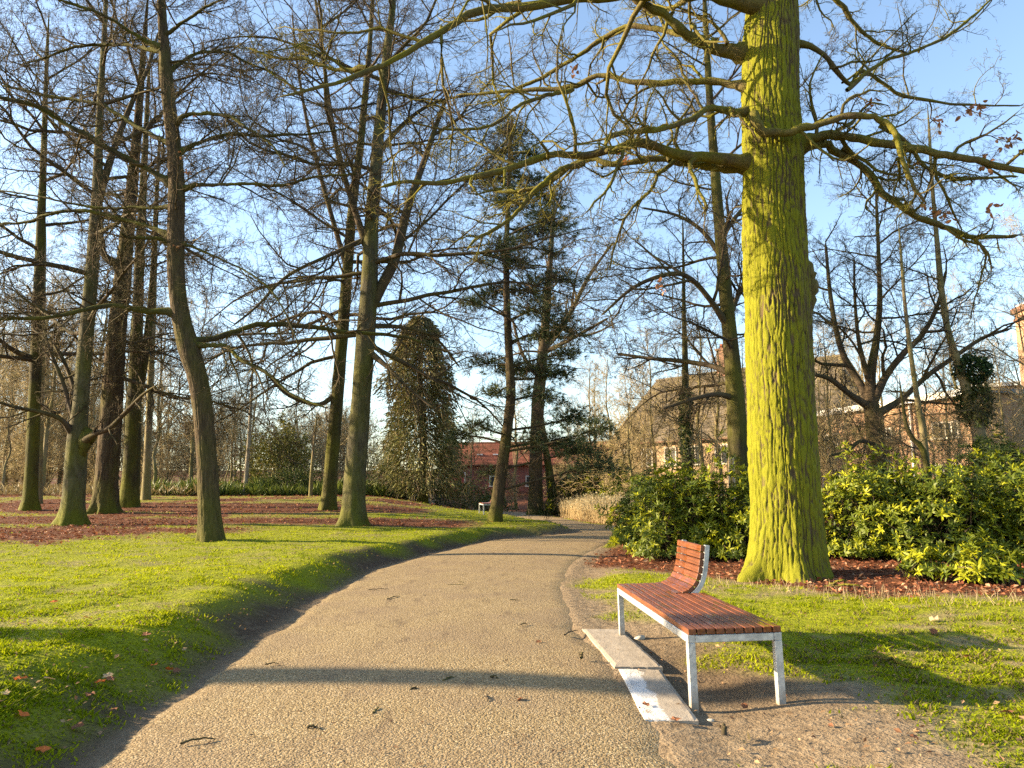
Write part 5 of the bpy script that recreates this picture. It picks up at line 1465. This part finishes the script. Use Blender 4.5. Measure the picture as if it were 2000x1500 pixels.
def make_bench(name, label, loc, rz, back_lo=1.72):
    root = thing(name, label, 'bench', loc, rz)
    W, L, zt = .64, 2.5, .455
    t = .026
    for x, y in ((t, t), (W - t, t), (t, L - t), (W - t, L - t)):
        g = Geo(); g.box((x, y, (zt - 2 * t - .12) / 2), (t, t, (zt - 2 * t + .12) / 2 - .0005), 0, .004)
        link('leg', g.mesh('leg', M['steel']), root)
    for x in (t, W - t):
        g = Geo(); g.box((x, L / 2, zt - t), (t, L / 2, t), 0, .004); link('rail', g.mesh('rail', M['steel']), root)
    for y in (t, L - t, back_lo):
        g = Geo(); g.box((W / 2, y, zt - t - .0012), (W / 2 - 2 * t - .001, t - .001, t - .001), 0, .004); link('crossbar', g.mesh('crossbar', M['steel']), root)
    n = 10; pitch = W / n; sw = pitch * .86; th = .019
    def slat(l):
        g = Geo(); g.box((0, 0, 0), (sw / 2, l / 2, th), 0, .004); return g.mesh('slat', M['wood'])
    full = slat(L + .012); short = slat(back_lo - .02)
    for i in range(n):
        x = pitch * (i + .5)
        if i < 6: link('slat', full, root, (x, L / 2, zt + th + .002))
        else: link('slat', short, root, (x, (back_lo - .02) / 2 - .006, zt + th + .002))
    # curved back: profile across the bench
    prof = [(6 * pitch, zt + th + .002)]
    ang = 0.0
    path = []
    x, z = 6 * pitch - .005, zt + th + .002
    angs = [6, 20, 38, 56, 70, 78, 81, 82, 83]
    bl = L - back_lo + .004
    bs = slat(bl)
    bar = [(x, z - .03)]
    for a in angs:
        a = math.radians(a)
        cx, cz = x + math.cos(a) * pitch * .5, z + math.sin(a) * pitch * .5
        o = link('back_slat', bs, root, (cx, back_lo + bl / 2, cz), (0, -a, 0))
        x, z = x + math.cos(a) * pitch, z + math.sin(a) * pitch
        bar.append((x + math.sin(a) * .042, z - math.cos(a) * .042))
    bp = np.array([(p[0], p[1]) for p in bar])
    bp, _ = resample(np.stack([bp[:, 0], bp[:, 0] * 0, bp[:, 1]], 1), np.ones(len(bp)), 24)
    for y in (back_lo - .008, L - .05):
        g = Geo()
        T = unit(np.gradient(bp, axis=0)); Nn = np.stack([-T[:, 2], T[:, 0] * 0, T[:, 0]], 1)
        hw = .020
        ring = np.stack([bp + Nn * hw, bp - Nn * hw, bp - Nn * hw + np.array([0, .045, 0]), bp + Nn * hw + np.array([0, .045, 0])], 1) + np.array([0, y, 0])
        q = []
        for k in range(len(bp) - 1):
            for e in range(4):
                q.append([k * 4 + e, k * 4 + (e + 1) % 4, (k + 1) * 4 + (e + 1) % 4, (k + 1) * 4 + e])
        q += [[0, 3, 2, 1], [(len(bp) - 1) * 4 + e for e in range(4)]]
        g.add(ring.reshape(-1, 3), q)
        link('back_bracket', g.mesh('back_bracket', M['steel']), root)
    return root
bz = .0
make_bench('park_bench', 'wooden slatted bench with curved part-length back and galvanised steel legs', (1.175, 5.22, bz), .05)
COL.objects['park_bench'].rotation_euler = (0, -.022, .05)
fb = on_ground(948, 1006)
make_bench('park_bench', 'small far bench beside the path behind the pine trunk', (fb[0] - .1, fb[1], float(ground_z(fb[0], fb[1])) + .03), .12)

# ------------------------------------------------------------------ concrete slabs beside the bench
def slab_mat(paint):
    m, nt, b = new_mat('concrete_painted' if paint else 'concrete', .9, .2)
    n = tex_noise(nt, 5, 6, obj_vec(nt)); f = tex_noise(nt, 90, 3, obj_vec(nt))
    c = ramp(nt, mth(nt, 'ADD', mth(nt, 'MULTIPLY', n, .6), mth(nt, 'MULTIPLY', f, .4)), [(.3, (.24, .195, .145)), (.7, (.42, .36, .28))])
    if paint:
        tc = nt.nodes.new('ShaderNodeTexCoord'); sp = nt.nodes.new('ShaderNodeSeparateXYZ'); nt.links.new(tc.outputs['Object'], sp.inputs[0])
        e = mth(nt, 'ADD', mth(nt, 'MULTIPLY', mth(nt, 'SUBTRACT', n, .5), .22), sp.outputs[0])
        k = ramp(nt, mth(nt, 'ADD', e, .5), [(.474, (1, 1, 1)), (.486, (0, 0, 0))])
        w = mth(nt, 'MULTIPLY', k, mth(nt, 'GREATER_THAN', mth(nt, 'ADD', f, mth(nt, 'MULTIPLY', n, .6)), .72))
        c = mixc(nt, w, c, (.60, .585, .55))
    nt.links.new(c, b.inputs['Base Color'])
    bump(nt, b, mth(nt, 'ADD', f, n), .5, .006)
    return m
def slab(label, cx, cy, hx, hy, rz, z, paint, seed):
    rg = np.random.default_rng(seed)
    n = 26; m = 14
    u = np.linspace(-1, 1, m); v = np.linspace(-1, 1, n)
    U, V = np.meshgrid(u, v)
    ex = hx * (1 + .03 * (fbm(V * 4 + seed, 2, 0, seed, 3) - .5)); ey = hy * (1 + .02 * (fbm(U * 4 + seed, 5, 0, seed, 3) - .5))
    X = U * ex; Y = V * ey
    edge = np.maximum(np.abs(U) * hx - hx, np.abs(V) * hy - hy)
    Z = .004 * (fbm(U * 6, V * 9, 0, seed, 3) - .5) - .008 * ss(-.03, 0, edge)
    top = np.stack([X, Y, Z], -1).reshape(-1, 3)
    i = np.arange(n - 1)[:, None] * m + np.arange(m - 1)[None]
    q = np.stack([i, i + 1, i + m + 1, i + m], -1).reshape(-1, 4)
    rim = np.concatenate([np.arange(m), np.arange(1, n) * m + m - 1, (n - 1) * m + np.arange(m - 2, -1, -1), np.arange(n - 2, 0, -1) * m])
    low = top[rim] + np.array([0, 0, -.10]); k0 = len(top)
    j = np.arange(len(rim)); jn = (j + 1) % len(rim)
    q2 = np.stack([rim[j], k0 + j, k0 + jn, rim[jn]], 1)
    me = np_mesh('paving_slab', np.concatenate([top, low]), [q, q2], slab_mat(paint), False)
    o = link('paving_slab', me, None, (cx, cy, z), (0, .02, rz))
    tag(o, label, 'slab')
slab('plain pale concrete slab at the path edge beside the bench', .965, 7.19, .195, .85, .06, .014, False, 3)
slab('concrete slab with strip of white paint along its path side', 1.0, 5.60, .165, .68, -.02, .010, True, 4)

# ------------------------------------------------------------------ small things
def stick(name, label, cat, pts, r, mat, group=None):
    pts = np.asarray(pts, float)
    P, R = resample(pts, np.linspace(r, r * .45, len(pts)), 14)
    rg = np.random.default_rng(int(abs(pts[0, 0]) * 1000) + 7)
    P = P + rg.normal(size=P.shape) * r * .5
    tb = Tubes(); tb.add((P - pts[0])[None], (R * (1 + .3 * (rg.random(14) - .5)))[None], 6)
    if len(pts) > 2:
        s = P[6] - pts[0]; dv = (P[8] - P[6]); e = s + np.array([dv[1], -dv[0], .01]) * 1.2 + dv
        tb.add(np.stack([s, (s + e) / 2, e])[None], np.array([[r * .5, r * .4, r * .3]]), 5)
    o = link(name, tb.mesh(name, mat), None, tuple(pts[0]))
    return tag(o, label, cat, group)
def gp(px, py, z=.02):
    r = ray(px, py); k = (z - EYE) / r[2]
    return np.array([0, 0, EYE]) + r * k
TG = 'twigs lying on the gravel path'
for (a, b_, r) in [((352, 1452), (425, 1443), .007), ((865, 1330), (890, 1322), .010), ((1102, 1240), (1130, 1230), .008), ((755, 1170), (780, 1164), .007), ((875, 1142), (912, 1143), .006),
                   ((720, 1152), (760, 1150), .006), ((950, 1358), (952, 1372), .006), ((600, 1420), (625, 1424), .009), ((520, 1298), (545, 1296), .006), ((1017, 1220), (1030, 1218), .007),
                   ((996, 1172), (1012, 1172), .006), ((800, 1348), (818, 1346), .008), ((958, 1322), (974, 1326), .007), ((905, 1138), (893, 1136), .005), ((728, 1393), (742, 1382), .006)]:
    p, q = gp(*a, .035), gp(*b_, .033)
    mid = (p + q) / 2 + np.array([.0, .012, .008])
    stick('twig', 'small dark twig lying on the gravel path', 'twig', [p, mid, q], r, M['twig'], TG)
number_labels(in_group(TG), lambda o: o.location.y, '%s nearest of the dark twigs lying on the gravel path')
p = on_ground(1685, 1290)
stick('broken_branch', 'short mossy broken branch on the ground right of the bench', 'branch', [p + [0, 0, .03], p + [.12, -.10, .05], p + [.20, -.32, .03], p + [.30, -.40, .02]], .022, M['oak_limb'])
p = on_ground(1620, 1150)
for k, e in enumerate([(.25, -.05, .10), (.45, -.18, .02)]):
    stick('surface_root', ['arched pale root at the right foot of the oak', 'long low root running from the oak towards the grass'][k], 'root',
          [p + [0, .1, .02], p + np.array(e) * .5 + [0, 0, .06], p + np.array(e)], .022, M['oak_limb'])
p = gp(1415, 1435, .03)
stick('bark_chip', 'curled dark bark chip on the worn soil before the bench', 'bark', [p, p + [.01, .05, .03], p + [.0, .10, .02]], .016, M['twig'])
p = gp(1135, 1285, .04)
stick('bark_chip', 'small bark chip on the gravel left of the plain slab', 'bark', [p, p + [.01, .03, .03], p + [-.01, .07, .02]], .013, M['twig'])

def stone(label, px, py, size, flat, mat, seed, name='stone'):
    rg = np.random.default_rng(seed)
    th = np.linspace(0, PI, 9); ph = np.linspace(0, 2 * PI, 14, endpoint=False)
    TH, PH = np.meshgrid(th, ph, indexing='ij')
    u = np.stack([np.sin(TH) * np.cos(PH), np.sin(TH) * np.sin(PH), np.cos(TH)], -1)
    r = .75 + .5 * fbm(u[..., 0] * 1.6 + seed, u[..., 1] * 1.6, u[..., 2] * 1.6, seed, 3)
    V = (u * r[..., None] * np.array([size, size * .7, size * flat])).reshape(-1, 3)
    i = np.arange(8)[:, None] * 14; j = np.arange(14)[None]
    q = np.stack([i + j, i + 14 + j, i + 14 + (j + 1) % 14, i + (j + 1) % 14], -1).reshape(-1, 4)
    p = on_ground(px, py)
    tag(link(name, np_mesh(name, V, [q], mat, True), None, (p[0], p[1], p[2] + size * flat * .3), (0, 0, seed)), label, 'stone')
M['palestone'] = plain('pale_stone', (.40, .36, .29), .8, .3, .15, 8, 0, .4)
stone('pale pebble beside the far left leg of the bench', 1250, 1248, .07, .4, M['palestone'], 4)
stone('pale stone under the seat of the bench', 1307, 1218, .07, .5, M['palestone'], 5)
stone('small pale pebble in front of the painted slab', 1388, 1409, .022, .6, M['palestone'], 6)

def fallen_leaf(label, px, py, size, col, seed, group=None):
    rg = np.random.default_rng(seed)
    p = on_ground(px, py) + np.array([0, 0, .03])
    a = rg.random() * 6.28
    lob = []
    n = 11
    for k in range(n):                     # lobed outline round a mid point
        th = 2 * PI * k / n
        rr = size * (.47 if k % 2 else .36) * (1.35 if k == 0 else 1) * rg.uniform(.75, 1.15)
        lob.append([rr * math.cos(th) * 1.3, rr * math.sin(th), .25 * size * (rg.random() - .3)])
    V = np.array([[0, 0, 0]] + lob)
    f = [[0, 1 + k, 1 + (k + 1) % n] for k in range(n)]
    me = np_mesh('fallen_leaf', V, [np.array(f)], M['litter'], False, {'col': np.tile(col, (n + 1, 1)) * (.8 + .4 * rg.random((n + 1, 1)))})
    tag(link('fallen_leaf', me, None, tuple(p), (rg.normal() * .22, rg.normal() * .22, a)), label, 'leaf', group)
OR = np.array([.50, .13, .025]); BR = np.array([.20, .085, .04]); YE = np.array([.50, .30, .05]); PA = np.array([.42, .30, .17])
LG = 'coloured leaves fallen on the left lawn'
for k, (px, py, c) in enumerate([(235, 1166, YE), (170, 1213, OR), (195, 1340, OR), (44, 1406, OR), (82, 1477, OR), (330, 1315, OR), (215, 1335, BR), (300, 1306, OR), (10, 1364, PA), (175, 1366, BR), (105, 1180, OR), (285, 1246, BR), (112, 1195, BR), (345, 1318, BR), (210, 1328, PA), (150, 1430, BR), (38, 1335, OR), (220, 1395, BR), (95, 1335, PA)]):
    fallen_leaf('x', px, py, .068, c, 500 + k, LG)
    COL.objects[-1]['tone'] = 'orange' if c is OR else 'brown' if c is BR else 'yellow' if c is YE else 'pale'
for tone in ('orange', 'brown', 'yellow', 'pale'):
    number_labels([o for o in in_group(LG) if o['tone'] == tone], lambda o: o.location.y, '%s nearest ' + tone + ' fallen leaf on the left lawn')
for k, (px, py, c, s_) in enumerate([(1825, 1215, PA, .11), (1320, 1415, BR, .07), (1262, 1385, BR, .06), (1455, 1388, BR, .06), (1890, 1290, BR, .08), (1965, 1400, BR, .09), (1825, 1240, BR, .09), (1785, 1450, BR, .06), (1012, 1376, BR, .07), (1052, 1260, BR, .06)]):
    fallen_leaf(['pale curled leaf upright in the grass right of the oak', 'brown leaf at the near end of the painted slab', 'red-brown leaf on the path side of the painted slab', 'flat brown leaf on soil before the bench legs',
                 'brown leaf in the shaded grass at right', 'large brown leaf in the grass at the lower right edge', 'small brown leaf just below the pale curled one', 'brown leaf on bare soil at lower right', 'brown leaf on the gravel in front of the path shadow', 'tiny leaf on the gravel left of the plain slab'][k],
                px, py, s_, c, 600 + k)

# dead stalks at the edge of the leaf litter on the right
rg = np.random.default_rng(141)
n = 420
x = rg.uniform(2.6, 8.5, n); y = np.interp(x, [2.6, 4.2, 6, 9], [12.2, 10.2, 9.0, 8.3]) + rg.normal(size=n) * .45
z = ground_z(x, y); b_ = np.stack([x, y, z - .02], 1); h = .06 + .14 * rg.random(n)
tp = b_ + np.stack([rg.normal(size=n) * .04, rg.normal(size=n) * .04, h], 1)
tb = Tubes(); tb.add(np.stack([b_, (b_ + tp) / 2 + rg.normal(size=(n, 3)) * .006, tp], 1), np.tile([.004, .0035, .002], (n, 1)), 3)
tag(link('dead_stalks', tb.mesh('dead_stalks', M['straw'])), 'short dead stalks along the edge of the dead leaves at right', 'stalks', None, 'stuff')

# wooden stakes beside the shrub, and the young staked tree
M['palebark'] = bark_mat('pale_bark', (.20, .165, .11), (.38, .32, .23), (.2, .19, .08), 0.0, .2, 0, (5, 5, 3), .3)
M['timber'] = plain('weathered_timber', (.42, .30, .18), .85, .2, .25, 5)
sk = thing('timber_brace', 'pair of pale leaning timber stakes between shrub and oak', 'stakes', tuple(np.append(at(1425, 935, 17.5)[:2], ground_z(*at(1425, 935, 17.5)[:2]))))
for k, (a, b2) in enumerate([((1416, 960), (1428, 893)), ((1436, 960), (1428, 893))]):
    pa = at(*a, 17.5) - np.array(sk.location); pb = at(*b2, 17.5) - np.array(sk.location) + np.array([.04 * (k * 2 - 1), .03 * k, 0]); pa[2] = 0
    g = Geo(); m = (pa + pb) / 2; ln = np.linalg.norm(pb - pa); g.box((0, 0, 0), (.035, .02, ln / 2), 0, .004)
    o = link('stake', g.mesh('stake', M['timber']), sk, tuple(m)); o.rotation_euler = Vector(pb - pa).to_track_quat('Z', 'Y').to_euler()
make_tree('slim_tree', 'pale upright birch-like stem between the lawn tree and the olive bush', [(478, 968, 9), (483, 900, 8), (488, 830, 7), (491, 770, 5), (494, 690, 3)], 47.0, 52, 'palebark', [], 0, (.4, .97), LOW, .006, (), 1.5, .6, .1, .1, 8, 20, None, None, .8, hang=8, hs=(.4, .3), el=(.4, 1.0))
make_tree('sapling', 'young thin sapling on the lawn crest left of the beeches', [(606, 972, 8), (608, 930, 7), (612, 880, 5), (617, 830, 4)], 42.0, 49, 'fartrunk', [], 7, (.4, .97),
          [(5, .2, 1, .8, .5, .6, 4, 3, .15, .04, .3), (4, .2, 1, .8, .5, .6, 3, 3, .15, .04, .3)], .006, (), 1.2, .6, .1, .1, 8, 20, None, None, .8)

seen = {}
for o in COL.objects:
    if o.type == 'MESH' and o.data.name not in seen:
        me = o.data; c = np.empty(len(me.polygons), np.int32); me.polygons.foreach_get('loop_total', c); seen[me.name] = int((c - 2).sum())
print('TRIS', sum(seen.values()), sorted(seen.items(), key=lambda k: -k[1])[:24])
